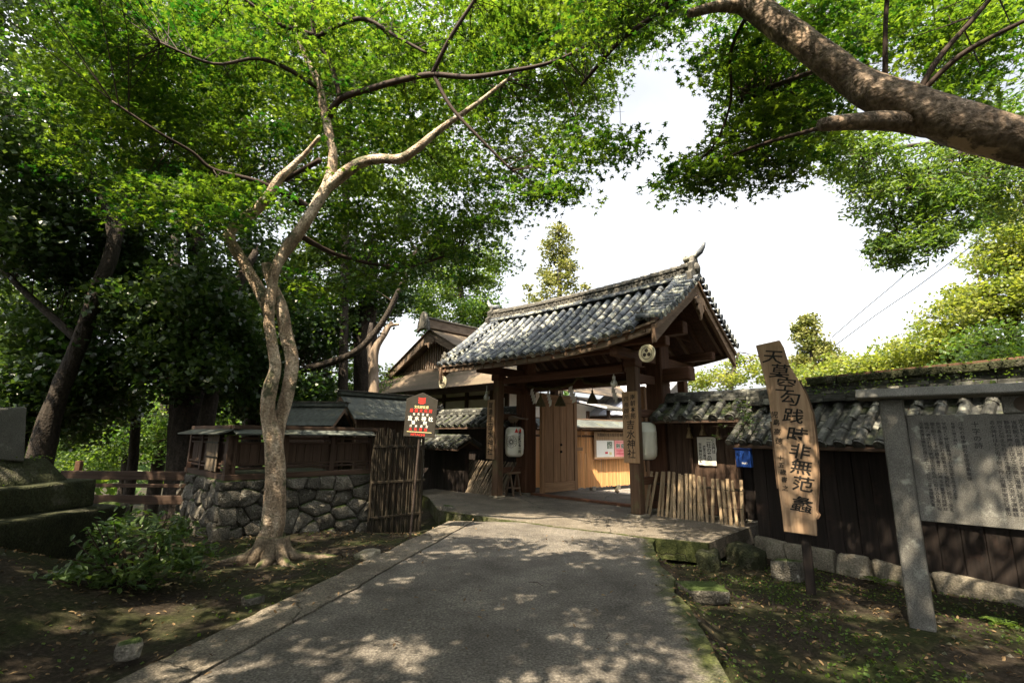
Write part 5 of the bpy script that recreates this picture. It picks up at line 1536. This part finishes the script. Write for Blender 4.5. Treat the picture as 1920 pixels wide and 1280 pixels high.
for i, (nm, rows) in enumerate(A_paths):
    mb, P = limb(px_path(rows), 5, 16 if i < 2 else 8, .09 if i < 2 else .08, i)
    if i == 0:
        base = at(508, 1048, 6.95)
        for a, L in ((195, 1.0), (240, .55), (285, .6), (325, .9), (10, 1.2), (80, .9), (150, .9)):
            d = Vector((math.cos(rad(a)), math.sin(rad(a)), 0))
            r_ = [base + d * .10 + Vector((0, 0, .26)), base + d * .24 + Vector((0, 0, .05))]
            for k_, dz in ((.6, -.01), (1.0, -.06)):
                q = base + d * L * k_ + Vector((rnd.uniform(-.1, .1), rnd.uniform(-.1, .1), 0))
                r_.append(Vector((q.x, q.y, height(q.x, q.y) + dz)))
            P4, R4 = catmull([tuple(p) + (rr,) for p, rr in zip(r_, (.11, .085, .045, .02))], 4)
            tpart('root', MB().tube(P4, R4, 9, True, .25, a), 'bark_root', mt)
    tpart(nm, mb, 'bark_pale' if i < 4 else 'twig', mt)
    if i > 0: A_nodes += P[len(P)//3:]
    else: A_nodes += P[int(len(P) * .7):]
A_rows = [(-60, 60, 120, 1200, 6.2, 9.5, 190), (60, 140, 140, 1170, 6.7, 9.8, 145), (140, 215, 150, 1130, 7.0, 10.2, 130), (215, 290, 170, 1080, 7.2, 10.4, 110),
          (290, 350, 220, 1010, 7.4, 10.5, 75), (340, 420, 250, 500, 5.8, 8.0, 30), (350, 470, 560, 930, 8.0, 11.0, 70), (460, 560, 540, 760, 8.0, 10.5, 30), (255, 300, 1080, 1170, 6.0, 6.8, 9),
          (300, 370, 980, 1080, 6.5, 8, 14), (380, 430, 890, 940, 8, 10, 10), (440, 540, 820, 940, 10, 12, 20), (0, 200, 60, 420, 7, 9.5, 60), (200, 330, 100, 420, 7.5, 10, 45)]
cs = rows_pts(A_rows) + [c for c in ell(-4.4, 5.0, 7.4, 3.0, 2.0, .9, 80, .1) if c[2] > 2.3 + c[1] * 1.12]  # last cluster sits above the view, added to shade the road
tw = MB()
twigs(cs, A_nodes, tw, .008, 2.6)
tpart('twigs', tw, 'twig', mt, False)['kind'] = 'stuff'
C_, H_ = spray_points(cs, 92, .70, .035)
o = put('crown', leaf_mesh('crown', C_, up_normals(len(C_), .48), rng.uniform(.046, .092, len(C_)), STAR, M['maple'], H_), mt, Matrix.Translation(-mt.location))

# ---- the great leaning tree at upper right
bt = empty('leaning_tree', (7.3, 2.4, -.3), 0, 'thick leaning trunk with flaking bark crossing the upper right corner', 'tree')
B_main = [(7.3, 2.4, -.4, .36), (6.9, 2.6, .8, .28), (6.1, 2.9, 2.2, .24)] + px_path([(2010, 300, 3.45, 42.1), (1920, 268, 3.5, 40.1), (1810, 237, 3.6, 38.6), (1710, 200, 3.75, 35.8), (1640, 172, 3.85, 33.0), (1600, 150, 3.95, 28.1), (1540, 104, 4.0, 25.3), (1470, 52, 4.1, 23.9), (1400, 2, 4.25, 22.5), (1330, -60, 4.4, 19.0), (1180, -160, 4.8, 14.0), (1000, -260, 5.3, 8.5)])
B_paths = [('trunk', B_main),
 ('branch_stub', px_path([(1740, 240, 3.8, 19.2), (1680, 228, 3.75, 18.4), (1610, 228, 3.7, 16.0), (1540, 234, 3.65, 12.0)])),
 ('branch_stub', px_path([(1400, 14, 4.3, 12.8), (1350, 12, 4.2, 10.4), (1293, 26, 4.05, 7.2)])),
 ('branch', px_path([(1660, 160, 3.9, 5), (1660, 60, 3.8, 4), (1663, 0, 3.75, 4), (1670, -90, 3.6, 3)])),
 ('branch', px_path([(1716, 185, 3.8, 6), (1760, 110, 3.7, 5), (1830, 30, 3.6, 4), (1880, -30, 3.5, 3)])),
 ('branch', px_path([(1722, 180, 3.8, 5), (1800, 105, 3.6, 5), (1920, 40, 3.4, 4), (2000, 10, 3.3, 3)])),
 ('branch', px_path([(1400, 30, 4.3, 4), (1370, 100, 4.7, 3), (1370, 190, 5.0, 2.4), (1340, 270, 5.2, 1.8), (1290, 320, 5.4, 1.2)])),
 ('branch', px_path([(1590, 225, 3.75, 5), (1520, 245, 4.2, 4), (1430, 270, 4.7, 3), (1350, 300, 5.1, 2.5)])),
 ('branch', px_path([(1560, 120, 4.0, 5), (1480, 150, 4.6, 4), (1390, 180, 5.2, 3)])),
 ('branch', px_path([(1330, -60, 4.4, 12), (1240, 20, 5.0, 6), (1160, 80, 5.6, 4), (1090, 160, 6.2, 3)]))]
B_nodes = []
for i, (nm, path) in enumerate(B_paths):
    mb, P = limb(path, 6, 20 if i == 0 else 10, .12 if i < 3 else .06, 30 + i)
    tpart(nm, mb, 'bark_big' if i < 3 else 'twig', bt)
    if i > 2: B_nodes += P
    elif i == 0: B_nodes += P[-18:]
B_rows = [(-80, 40, 1000, 1900, 4.6, 7.5, 130), (40, 120, 1330, 1560, 4.6, 7.0, 36), (0, 120, 1560, 1920, 4.6, 7, 60), (120, 200, 1360, 1600, 4.8, 7.0, 42), (200, 280, 1360, 1560, 4.8, 6.8, 40), (280, 335, 1300, 1480, 5.0, 6.0, 24),
          (325, 350, 1250, 1380, 5.1, 5.8, 8), (120, 200, 1700, 1920, 5, 7, 26), (0, 90, 1060, 1230, 5.2, 7.5, 34)]
cs = rows_pts(B_rows) + [c for c in ell(1.5, 1.6, 7.4, 4.2, 3.0, 1.0, 150, .1) + ell(1.0, 3.4, 7.4, 3.2, 1.5, .8, 60, .1) if c[2] > 2.3 + max(0.0, c[1]) * 1.15]  # last two clusters sit above the view, added to shade the right side
tw = MB()
twigs(cs, B_nodes, tw, .007, 2.4)
tpart('twigs', tw, 'twig', bt, False)['kind'] = 'stuff'
C_, H_ = spray_points(cs, 80, .52, .03)
put('crown', leaf_mesh('crown', C_, up_normals(len(C_), .48), rng.uniform(.042, .082, len(C_)), STAR, M['maple'], H_), bt, Matrix.Translation(-bt.location))

# ---- an unseen maple added left of the viewer; its crown is placed to shade the road
def free_tree(name, x, y, z, h, label, group, paths, centres, per, r, size, mat, bark, kind='spray', tmpl=STAR, tilt=.45, twr=.012, flat=.06, cat='tree'):
    root = empty(name, (x, y, z), 0, label, cat, group)
    nodes = []
    for i, path in enumerate(paths):
        mb, P = limb(path, 4, 10, .12, x * 3 + i)
        tpart('trunk' if i == 0 else 'branch', mb, bark, root)
        nodes += P[len(P)//2:] if i == 0 else P
    tw = MB()
    twigs(centres[::2], nodes, tw, twr, 4)
    if tw.v: tpart('twigs', tw, 'twig', root, False)['kind'] = 'stuff'
    C_, H_ = spray_points(centres, per, r, flat) if kind == 'spray' else ball_points(centres, per, r)
    nn = up_normals(len(C_), tilt)
    put('crown', leaf_mesh('crown', C_, nn, rng.uniform(size * .75, size * 1.25, len(C_)), tmpl, M[mat], H_), root, Matrix.Translation(-root.location))
    return root

def unseen(c): return c[2] > 2.2 + max(0.0, c[1]) * 1.15 or c[0] < -1.25 * c[1] - .6
cs = ell(-5.2, 1.0, 7.0, 5.0, 4.2, 1.5, 320, .3) + ell(-1.2, .2, 7.4, 3.8, 3.6, 1.0, 110, .3)
cs = [c for c in cs if unseen(c)]
free_tree('maple_tree', -6.6, .6, .3, 9, 'unseen maple added left of the viewer so that its crown shades the road', None,
          [[(-6.6, .6, .2, .26), (-6.3, .9, 2.5, .2), (-6.0, 1.3, 4.6, .17), (-5.4, 1.8, 6.6, .12), (-4.8, 2.2, 8.4, .05)], [(-6.1, 1.2, 4.2, .11), (-4.4, .9, 6.2, .09), (-2.2, .5, 7.2, .06), (-.4, .2, 7.7, .03)], [(-5.9, 1.4, 5.0, .1), (-6.8, 2.6, 6.8, .07), (-7.4, 3.6, 8.2, .03)]],
          cs, 95, .47, .12, 'maple', 'bark_pale', tmpl=OVAL_W, tilt=.45)
cs = [c for c in ell(-9.8, 6.2, 8.6, 3.8, 3.6, 3.0, 230) if unseen(c)]  # crown kept outside the view, added to cast shade from the left
free_tree('evergreen_tree', -10.5, 5.8, .2, 9, 'unseen evergreen added at the left, beyond the edge of the picture, for shade', None,
          [[(-10.5, 5.8, .0, .34), (-10.3, 6.0, 3, .28), (-10.0, 6.1, 6, .2), (-9.8, 6.2, 9.5, .08)]],
          cs, 95, .5, .135, 'oak', 'bark_dark', tmpl=OVAL_W, tilt=.7)
for k, (x, y, lb) in enumerate(((-8.5, -4.5, 'unseen evergreen added behind the viewer to the left to block skylight'), (-2.0, -8.5, 'unseen evergreen added straight behind the viewer to block skylight'), (6.5, -5.5, 'unseen evergreen added behind the viewer to the right to block skylight'), (11.5, 1.0, 'unseen evergreen added beyond the right edge of the picture to block skylight'), (-13.5, 1.0, 'unseen evergreen added far out beyond the left edge of the picture to block skylight'))):  # unseen trees added round the viewpoint to block skylight
    cs = ell(x, y, 7.0, 4.0, 4.0, 5.0, 150)
    free_tree('evergreen_tree', x, y, 0, 9, lb, 'unseen trees added around the viewer', [[(x, y, -.3, .4), (x + .1, y, 4, .3), (x, y + .2, 10, .1)]], cs, 60, 1.1, .34, 'oak', 'bark_dark', kind='ball', tmpl=BLADE, tilt=.9)
# ---- dark evergreen wood on the left
def P_(px, py, Y, r): return px_path([(px, py, Y, r)])[0]
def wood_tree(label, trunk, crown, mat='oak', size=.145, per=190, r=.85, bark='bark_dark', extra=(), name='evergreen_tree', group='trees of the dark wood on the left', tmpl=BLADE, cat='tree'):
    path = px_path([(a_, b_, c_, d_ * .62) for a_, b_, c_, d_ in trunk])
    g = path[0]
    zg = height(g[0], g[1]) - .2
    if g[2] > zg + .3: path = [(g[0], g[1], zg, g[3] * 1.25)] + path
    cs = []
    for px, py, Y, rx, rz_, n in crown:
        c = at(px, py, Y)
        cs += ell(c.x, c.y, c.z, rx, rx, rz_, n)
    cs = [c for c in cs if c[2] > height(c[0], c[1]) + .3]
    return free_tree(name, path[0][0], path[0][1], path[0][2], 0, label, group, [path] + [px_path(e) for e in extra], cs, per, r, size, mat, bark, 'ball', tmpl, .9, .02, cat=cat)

wood_tree('tall dark tree leaning right behind the monument at far left', [(75, 860, 11, 34), (110, 740, 11, 24), (150, 640, 11, 22), (185, 540, 11, 21), (212, 465, 11, 19), (205, 410, 11, 14), (170, 330, 11, 10), (110, 220, 11, 8)],
          [(60, 420, 11.5, 2.2, 1.6, 26), (180, 250, 12, 2.4, 1.8, 30), (60, 120, 12, 2.4, 1.8, 22), (330, 60, 12, 2.4, 1.2, 24), (40, -60, 11, 2.4, 1.2, 20), (-30, 200, 10, 1.6, 1.0, 20), (30, 330, 10.5, 1.5, .9, 18), (-20, 450, 10.5, 1.3, .8, 14), (480, -60, 12, 2.4, 1.2, 20)], extra=[[(212, 462, 11, 12), (240, 380, 11.3, 9), (300, 250, 11.6, 6)], [(150, 640, 11, 8), (60, 560, 11, 6), (0, 500, 11, 4)]])
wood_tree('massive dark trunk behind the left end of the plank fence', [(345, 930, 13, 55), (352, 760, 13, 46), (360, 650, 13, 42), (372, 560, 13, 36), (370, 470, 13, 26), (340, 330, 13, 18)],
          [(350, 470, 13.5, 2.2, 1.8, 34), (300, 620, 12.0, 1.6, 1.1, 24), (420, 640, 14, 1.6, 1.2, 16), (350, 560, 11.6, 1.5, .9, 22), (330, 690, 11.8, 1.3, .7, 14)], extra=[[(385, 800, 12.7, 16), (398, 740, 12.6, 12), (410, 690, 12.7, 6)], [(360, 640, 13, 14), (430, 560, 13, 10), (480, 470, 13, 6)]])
wood_tree('dark spreading tree with a long diagonal limb above the small shrine', [(690, 900, 17, 42), (688, 760, 17, 38), (686, 640, 17, 34), (690, 560, 17, 26), (700, 440, 17, 16)],
          [(640, 520, 17, 2.6, 2.0, 40), (700, 560, 17.5, 1.6, 1.2, 20), (790, 455, 18, 1.8, 1.2, 22), (560, 640, 17, 2.2, 1.6, 24)],
          extra=[[(570, 692, 15, 7), (610, 682, 15, 7), (670, 657, 15, 6.5), (715, 607, 15, 5.5), (745, 550, 15, 4.5), (780, 470, 15, 3)]])
wood_tree('leafy tree filling the gaps behind the maple crown', [(640, 860, 15.5, 16), (645, 600, 15.5, 13), (650, 300, 15.5, 10), (660, 120, 15.5, 6)], [(500, 80, 15.5, 1.8, 1.0, 24), (690, 110, 15.5, 2.0, 1.2, 30), (870, 150, 15.5, 1.8, 1.0, 24), (640, 270, 15.5, 2.2, 1.2, 30), (330, 150, 15.5, 1.8, 1.0, 20), (820, 300, 16, 1.4, 1.0, 18), (980, 60, 15.5, 1.4, .9, 14)], 'mid', .15, 130, .85)
st = empty('dead_tree', at(700, 700, 15.6), 0, 'bleached forked dead trunk above the shed roof', 'tree')
for i, rows in enumerate(([(703, 780, 15.6, 11), (700, 700, 15.6, 9), (704, 655, 15.6, 8), (722, 625, 15.6, 5.5), (735, 603, 15.6, 3)], [(697, 690, 15.6, 6), (692, 640, 15.6, 5), (696, 605, 15.6, 3)], [(720, 628, 15.6, 6), (728, 612, 15.6, 4), (748, 608, 15.6, 2)])):
    mb, P = limb(px_path(rows), 4, 9, .2, i)
    tpart('trunk' if i == 0 else 'branch', mb, 'bark_dead', st)
wood_tree('evergreen crown above the main hall roof at the edge of the sky', [(880, 720, 33, 14), (870, 620, 33, 11), (860, 500, 33, 7)], [(850, 580, 33, 3.0, 2.3, 46), (895, 500, 33, 2.0, 1.6, 22), (800, 530, 33, 2.8, 2.2, 34), (905, 590, 33, 1.3, 1.1, 14)], 'mid', .19, 150, 1.1, group='trees of the dark wood on the left')
wood_tree('tall evergreen rising behind the maple crown, centre left', [(470, 820, 19, 26), (465, 620, 19, 20), (460, 350, 19, 14), (455, 150, 19, 8)], [(450, 330, 19, 3.6, 2.6, 46), (430, 120, 19, 3.6, 2.6, 36), (470, 560, 18, 2.4, 1.6, 26)])
wood_tree('slender evergreen between the massive trunk and the leaning tree', [(250, 860, 18, 14), (255, 650, 18, 11), (262, 420, 18, 8)], [(250, 600, 18, 2.6, 2.4, 46), (240, 380, 18, 3.0, 2.2, 40), (190, 180, 18, 3.2, 2.2, 30)])
wood_tree('evergreen filling the far left edge behind the monument', [(10, 900, 15, 20), (15, 700, 15, 16), (20, 500, 15, 12)], [(30, 640, 15, 2.6, 2.2, 40), (10, 460, 15, 2.4, 1.8, 26), (120, 760, 16, 2.0, 1.2, 24)])
wood_tree('dense low evergreen hanging in front of the far left trunks', [(20, 900, 12.5, 18), (60, 760, 12.5, 14), (100, 640, 12.5, 9)], [(60, 640, 12.5, 1.6, 1.0, 26), (40, 760, 12.0, 1.4, .9, 22), (170, 700, 13.0, 1.4, .9, 22), (260, 560, 13, 1.5, .9, 22), (150, 480, 12.5, 1.6, .9, 20)])
wood_tree('dense evergreen behind the roofed plank fence', [(480, 860, 15, 18), (470, 740, 15, 14), (460, 620, 15, 9)], [(470, 720, 15, 1.7, 1.0, 30), (560, 760, 15.5, 1.2, .7, 16), (420, 620, 15, 1.6, 1.0, 22), (570, 620, 16, 1.6, 1.0, 20)])
wood_tree('thin pale evergreen beyond the small shrine roofs', [(600, 820, 23, 10), (610, 700, 23, 8), (620, 560, 23, 5)], [(600, 700, 23, 2.6, 1.8, 34), (500, 740, 23, 2.6, 1.4, 28), (700, 720, 24, 2.4, 1.2, 22), (640, 560, 24, 3, 2, 30)], 'mid', .14)
wood_tree('sunlit leafy thicket tree seen low beyond the rail fence', [(230, 900, 22, 9), (235, 840, 22, 7), (240, 780, 22, 5)], [(240, 810, 22, 2.6, 1.3, 40), (150, 840, 22, 2.2, 1.2, 26), (300, 760, 23, 2.0, 1.4, 20), (420, 800, 22, 1.8, 1.0, 18)], 'mid', .15, 110, .8, group='sunlit trees')
wood_tree('tall evergreen behind the upper left maple sprays', [(320, 700, 24, 16), (330, 400, 24, 14), (340, 150, 24, 10)], [(600, 150, 24, 4.5, 3.2, 46), (760, 300, 24, 3.6, 2.6, 40), (260, 60, 24, 4, 3, 30), (650, 400, 24, 3.6, 2.4, 34)], 'mid', .17, 95, .95)
pts = []
for _ in range(26000):
    a = rng.uniform(-1.15, .12)
    d = rng.uniform(34, 60)
    x, y = d * math.sin(a), d * math.cos(a)
    top = 4.5 + 4.0 * mnoise.noise(Vector((x * .09, y * .09, 0))) + 2.0 * mnoise.noise(Vector((x * .3, y * .3, 5))) + 3.0 * max(0, -a)
    pts.append((x, y, -3 + (top + 3) * rng.random() ** .8))
C_ = np.array(pts)
put('far_wood', leaf_mesh('far_wood', C_, rng.normal(size=(len(C_), 3)), rng.uniform(.35, .75, len(C_)), BLADE, M['mid']), None, None, kind='stuff', label='far belt of green woodland beyond the left hand trees')
# ---- trees on the right
wood_tree('broadleaf branch mass hanging below the leaning trunk at right', [(2080, 560, 11, 26), (2040, 420, 11, 20), (1960, 320, 11, 14), (1840, 280, 11, 10), (1720, 330, 11, 6), (1680, 430, 11, 4)],
          [(1620, 300, 11, .95, .6, 34), (1670, 370, 11, .9, .75, 46), (1700, 465, 11, .72, .55, 34), (1800, 320, 11, 1.3, .9, 60), (1760, 410, 11, .8, .6, 30), (1900, 260, 11, 1.6, 1.0, 50), (1880, 380, 11.5, .9, .6, 20), (1550, 275, 11, .5, .3, 12)],
          'mid', .125, 70, .42, 'bark_dark', extra=[[(1840, 280, 11, 6), (1740, 270, 11, 4), (1620, 290, 11, 2)]], name='broadleaf_tree', group='trees on the right', tmpl=OVAL)
wood_tree('large yellow green tree on the slope above the black wall at the right edge', [(1905, 760, 16, 22), (1900, 640, 16, 16), (1910, 520, 16, 11), (1935, 430, 16, 6)], [(1900, 560, 16, 1.5, .8, 40), (1945, 470, 16, 1.6, .9, 46), (1945, 385, 16, 1.7, .9, 46), (1880, 440, 16, .9, .6, 18), (1850, 580, 16, 1.0, .7, 24), (1870, 490, 16, .9, .5, 16), (1960, 600, 16, 1.4, .9, 26)], 'gold', .125, 75, .6, name='broadleaf_tree', group='trees on the right', extra=[[(1902, 640, 16, 8), (1870, 580, 16, 6), (1840, 540, 16, 3)], [(1905, 560, 16, 7), (1950, 520, 16, 5), (2000, 480, 16, 3)]])
wood_tree('smaller yellow green tree left of the large one above the black wall', [(1775, 760, 18, 12), (1778, 680, 18, 9), (1770, 600, 18, 5)], [(1775, 600, 18, 1.1, .6, 26), (1740, 650, 18, 1.0, .6, 22), (1810, 660, 18, 1.1, .6, 26), (1800, 560, 18, .8, .5, 14)], 'gold', .13, 70, .6, name='broadleaf_tree', group='trees on the right', extra=[[(1777, 670, 18, 6), (1800, 620, 18, 5), (1815, 570, 18, 2)]])
wood_tree('dull green brown tree between the two yellow green ones at right', [(1850, 770, 15, 12), (1852, 700, 15, 9), (1850, 640, 15, 5)], [(1850, 640, 15, 1.0, .5, 20), (1890, 670, 14.5, 1.1, .5, 22), (1820, 690, 15, .9, .4, 14)], 'mid', .12, 60, .55, name='broadleaf_tree', group='trees on the right')
wood_tree('low yellow green bushes behind the black wall right of the plank sign', [(1650, 740, 20, 8), (1655, 690, 20, 5)], [(1640, 695, 20, 1.4, .7, 40), (1580, 705, 20, 1.2, .6, 30), (1700, 670, 20, 1.2, .8, 34), (1730, 700, 19, 1.2, .7, 28)], 'gold', .14, 70, .8, name='thicket', group='trees on the right', cat='bush')
wood_tree('yellow green tree showing between the gate gable and the plank sign', [(1370, 760, 24, 8), (1375, 700, 24, 6), (1385, 660, 24, 3)], [(1380, 690, 24, 1.2, .8, 18), (1330, 715, 24, 1.6, .5, 18), (1450, 700, 24, 1.6, .6, 18), (1290, 712, 24, 1.2, .4, 10)], 'gold', .13, 70, .5, name='broadleaf_tree', group='trees on the right')
def cedar(px, base_y, top_y, Y, half, label):
    top, bot = at(px, top_y, Y), at(px, base_y, Y)
    zg = height(bot.x, bot.y)
    h = top.z - bot.z
    cs = []
    for k in range(30):
        t = (k + .5) / 30
        rr = half * (1 - t) ** .5 * (.6 + .55 * rng.random())
        for j in range(int(3 + 6 * (1 - t))):
            a = rng.uniform(0, 6.28)
            q = rr * rng.uniform(.35, 1.0)
            cs.append((bot.x + q * math.cos(a), bot.y + q * math.sin(a), bot.z + h * t - .18 * q + rng.normal() * .12))
    free_tree('cedar_tree', bot.x, bot.y, zg, 0, label, 'conifers behind the gate', [[(bot.x, bot.y, zg - .2, .32), (bot.x, bot.y, bot.z, .24), (bot.x + .1, bot.y, bot.z + h * .5, .14), (top.x, top.y, top.z, .03)]], cs, 55, .6, .19, 'cedar', 'bark_dark', 'ball', BLADE, .9, .03)
cedar(1048, 640, 425, 32, 3.1, 'tall pale conifer rising behind the gate roof')
cedar(1528, 740, 592, 30, 2.1, 'smaller conifer behind the plank sign')

# ---- low growth
bush = empty('shrub', (-3.85, 5.3, .15), 0, 'leafy green shrub in the lower left beside the kerb', 'shrub')
cs = ell(-3.85, 5.35, .42, .52, .45, .36, 44, .55) + ell(-4.15, 5.1, .22, .25, .3, .2, 9) + ell(-3.4, 5.5, .4, .22, .3, .25, 9)
tw = MB()
for k in range(26):
    a = rng.uniform(0, 6.28); q = rng.uniform(.2, .55)
    tw.tube([(-3.85, 5.3, -.05), (-3.85 + q * .5 * math.cos(a), 5.3 + q * .5 * math.sin(a), .3), (-3.85 + q * math.cos(a), 5.3 + q * math.sin(a), rng.uniform(.4, .75))], [.012, .008, .004], 5, False)
tpart('stems', tw, 'twig', bush, False)
C_, H_ = ball_points(cs, 30, .17)
put('foliage', leaf_mesh('foliage', C_, up_normals(len(C_), .6), rng.uniform(.065, .115, len(C_)), OVAL, M['shrub'], H_), bush, Matrix.Translation(-bush.location))
vine = empty('vine', ww(.15, -.35, 1.95), 0, 'green creeper growing over the corner of the tiled walls', 'plant')
cs = [tuple(ww(rng.uniform(-.35, .55), rng.uniform(-.55, -.1), rng.uniform(1.55, 2.25))) for _ in range(26)]
tw = MB()
twigs(cs, [ww(.1, -.1, 1.9), ww(.2, -.3, 1.7), ww(0, -.2, 2.1)], tw, .006)
tpart('stems', tw, 'twig', vine, False)
C_, H_ = ball_points(cs, 9, .10)
put('foliage', leaf_mesh('foliage', C_, up_normals(len(C_), .6), rng.uniform(.045, .08, len(C_)), OVAL, M['shrub'], H_), vine, Matrix.Translation(-vine.location))
# moss tufts, weeds on the ridge and over the ground
def scatter(name, pts, size, tilt, tmpl, mat, label, cat=None):
    C_ = np.array(pts)
    put(name, leaf_mesh(name, C_, up_normals(len(C_), tilt), rng.uniform(size * .5, size * 1.4, len(C_)), tmpl, M[mat], None), None, None, kind='stuff', label=label)
pts = [tuple(ww(rng.uniform(1.1, 7.5), rng.uniform(-.08, .5), zt_ + .10 + abs(rng.normal()) * .03)) for _ in range(1100)]
pts += [tuple(ww(rng.uniform(1.1, 7.5), rng.normal(-.10, .05), zt_ - rng.uniform(0, .18))) for _ in range(700)]
scatter('ridge_moss', pts, .032, 1.0, BLADE, 'weed', 'green moss and weeds on the wall ridge')
pts = []
while len(pts) < 4200:
    x, y = rng.uniform(1.2, 6.5), rng.uniform(2.2, 9.2)
    if x < xr(y) + .05: continue
    if (Vector((x, y, 0)) - WO).dot(WY) > -.05: continue
    if mnoise.noise(Vector((x * 1.1, y * 1.1, 7))) < rng.uniform(-.25, .35): continue
    pts.append((x, y, height(x, y) + rng.uniform(.0, .025)))
for _ in range(1500):
    x, y = rng.uniform(-6.5, -1.4), rng.uniform(2.5, 9.5)
    if x > xl(y) - .03 or mnoise.noise(Vector((x, y, 2))) < rng.uniform(-.2, .4): continue
    pts.append((x, y, height(x, y) + rng.uniform(0, .025)))
for _ in range(2600):
    x_, t_ = rng.uniform(-1.6, 1.6), rng.integers(0, 3)
    y0_, y1_, x1_, z_ = ((-.25, .8, .72, 1.24), (-.55, 1.0, 1.08, .93), (-.75, 1.2, 1.36, .60))[t_]
    if x_ > x1_: continue
    yy = y0_ + abs(rng.normal()) * .18 if t_ else rng.uniform(y0_, y1_)
    pts.append(tuple(mo.matrix_basis @ Vector((x_, yy, z_ + rng.uniform(-.02, .03)))))
scatter('ground_cover', pts, .030, .8, BLADE, 'weed', 'sparse moss and tiny weeds on the soil')
pts = []
for _ in range(9000):
    x, y = rng.uniform(-7, 6.5), rng.uniform(1.5, 10)
    on = xl(y) < x < xr(y)
    if (Vector((x, y, 0)) - WO).dot(WY) > -.08: continue
    gx, gy_ = tog((x, y, 0))
    if on and rng.random() > .05 + .5 * sstep(.35, 0, min(xr(y) - x, x - xl(y))): continue
    if gy_ > fy(min(4, max(-4.9, gx))) and -4.9 < gx < 4.2: continue
    z = (-.008 if on else height(x, y)) + rng.uniform(.004, .02)
    pts.append((x, y, z))
scatter('leaf_litter', pts, .045, .35, OVAL, 'litter', 'fallen dry leaves scattered on soil and road')
def fern(px, py, z, n, s, label):
    d_ = ray(px, py)
    p = CAM + d_ * ((z - EYE) / d_.z)
    root = empty('fern', (p.x, p.y, height(p.x, p.y)), 0, label, 'plant', 'small plants at the wall foot')
    pts, nn = [], []
    for k in range(n):
        a = rng.uniform(0, 6.28)
        for t in np.linspace(.15, 1, 9):
            for sd in (-1, 1):
                q = s * t
                c = np.array([q * math.cos(a), q * math.sin(a), s * (.55 * t - .45 * t * t) + .03]) + np.array([-math.sin(a), math.cos(a), 0]) * sd * .05 * (1.1 - t) * s / .2
                pts.append(c); nn.append([-.3 * math.cos(a), -.3 * math.sin(a), 1])
    put('foliage', leaf_mesh('foliage', np.array(pts), np.array(nn) + rng.normal(size=(len(nn), 3)) * .2, s * .22, OVAL, M['weed']), root)
pb = MB()
for _ in range(500):
    x, y = rng.uniform(-6.5, 6), rng.uniform(2.0, 9.5)
    if xl(y) - .02 < x < xr(y) + .04 or (Vector((x, y, 0)) - WO).dot(WY) > -.1 or height(x, y) > .5: continue
    q = rng.uniform(.010, .034)
    z = height(x, y) + q * .25
    a = rng.uniform(0, 6.28)
    vs = [(x + q * math.cos(a + k * 1.257) * rng.uniform(.7, 1.2), y + q * math.sin(a + k * 1.257) * rng.uniform(.7, 1.2), z - q * .3) for k in range(5)] + [(x + q * .2, y, z + q * .5)]
    pb.add(vs, [(k, (k + 1) % 5, 5) for k in range(5)])
pb.build('pebbles', M['stone'], kind='stuff', label='scattered small pebbles on the soil')
tk = MB()
for _ in range(260):
    x, y = rng.uniform(-6, 5.5), rng.uniform(2.0, 9.0)
    if (Vector((x, y, 0)) - WO).dot(WY) > -.1 or (xl(y) < x < xr(y) and rng.random() > .2): continue
    z = (-.01 if xl(y) < x < xr(y) else height(x, y)) + .012
    a, L = rng.uniform(0, 6.28), rng.uniform(.05, .22)
    tk.tube([(x, y, z), (x + L * .5 * math.cos(a), y + L * .5 * math.sin(a), z + .01), (x + L * math.cos(a + .3), y + L * math.sin(a + .3), z)], [.004, .0035, .002], 4, False)
tk.build('fallen_twigs', M['twig'], kind='stuff', label='thin fallen twigs on soil and road')
fern(1650, 1090, -.3, 7, .22, 'bright fern tuft at the foot of the black wall beside the stone post')
fern(1430, 1042, -.3, 6, .20, 'small fern at the corner of the black wall')
fern(1880, 1185, -.28, 12, .16, 'sunlit grass tuft at the right edge below the stone board')
fern(60, 760, 1.35, 8, .35, 'fern growing over the top of the stone monument')
#print('TRIS', sum(len(m.polygons) for m in bpy.data.meshes))
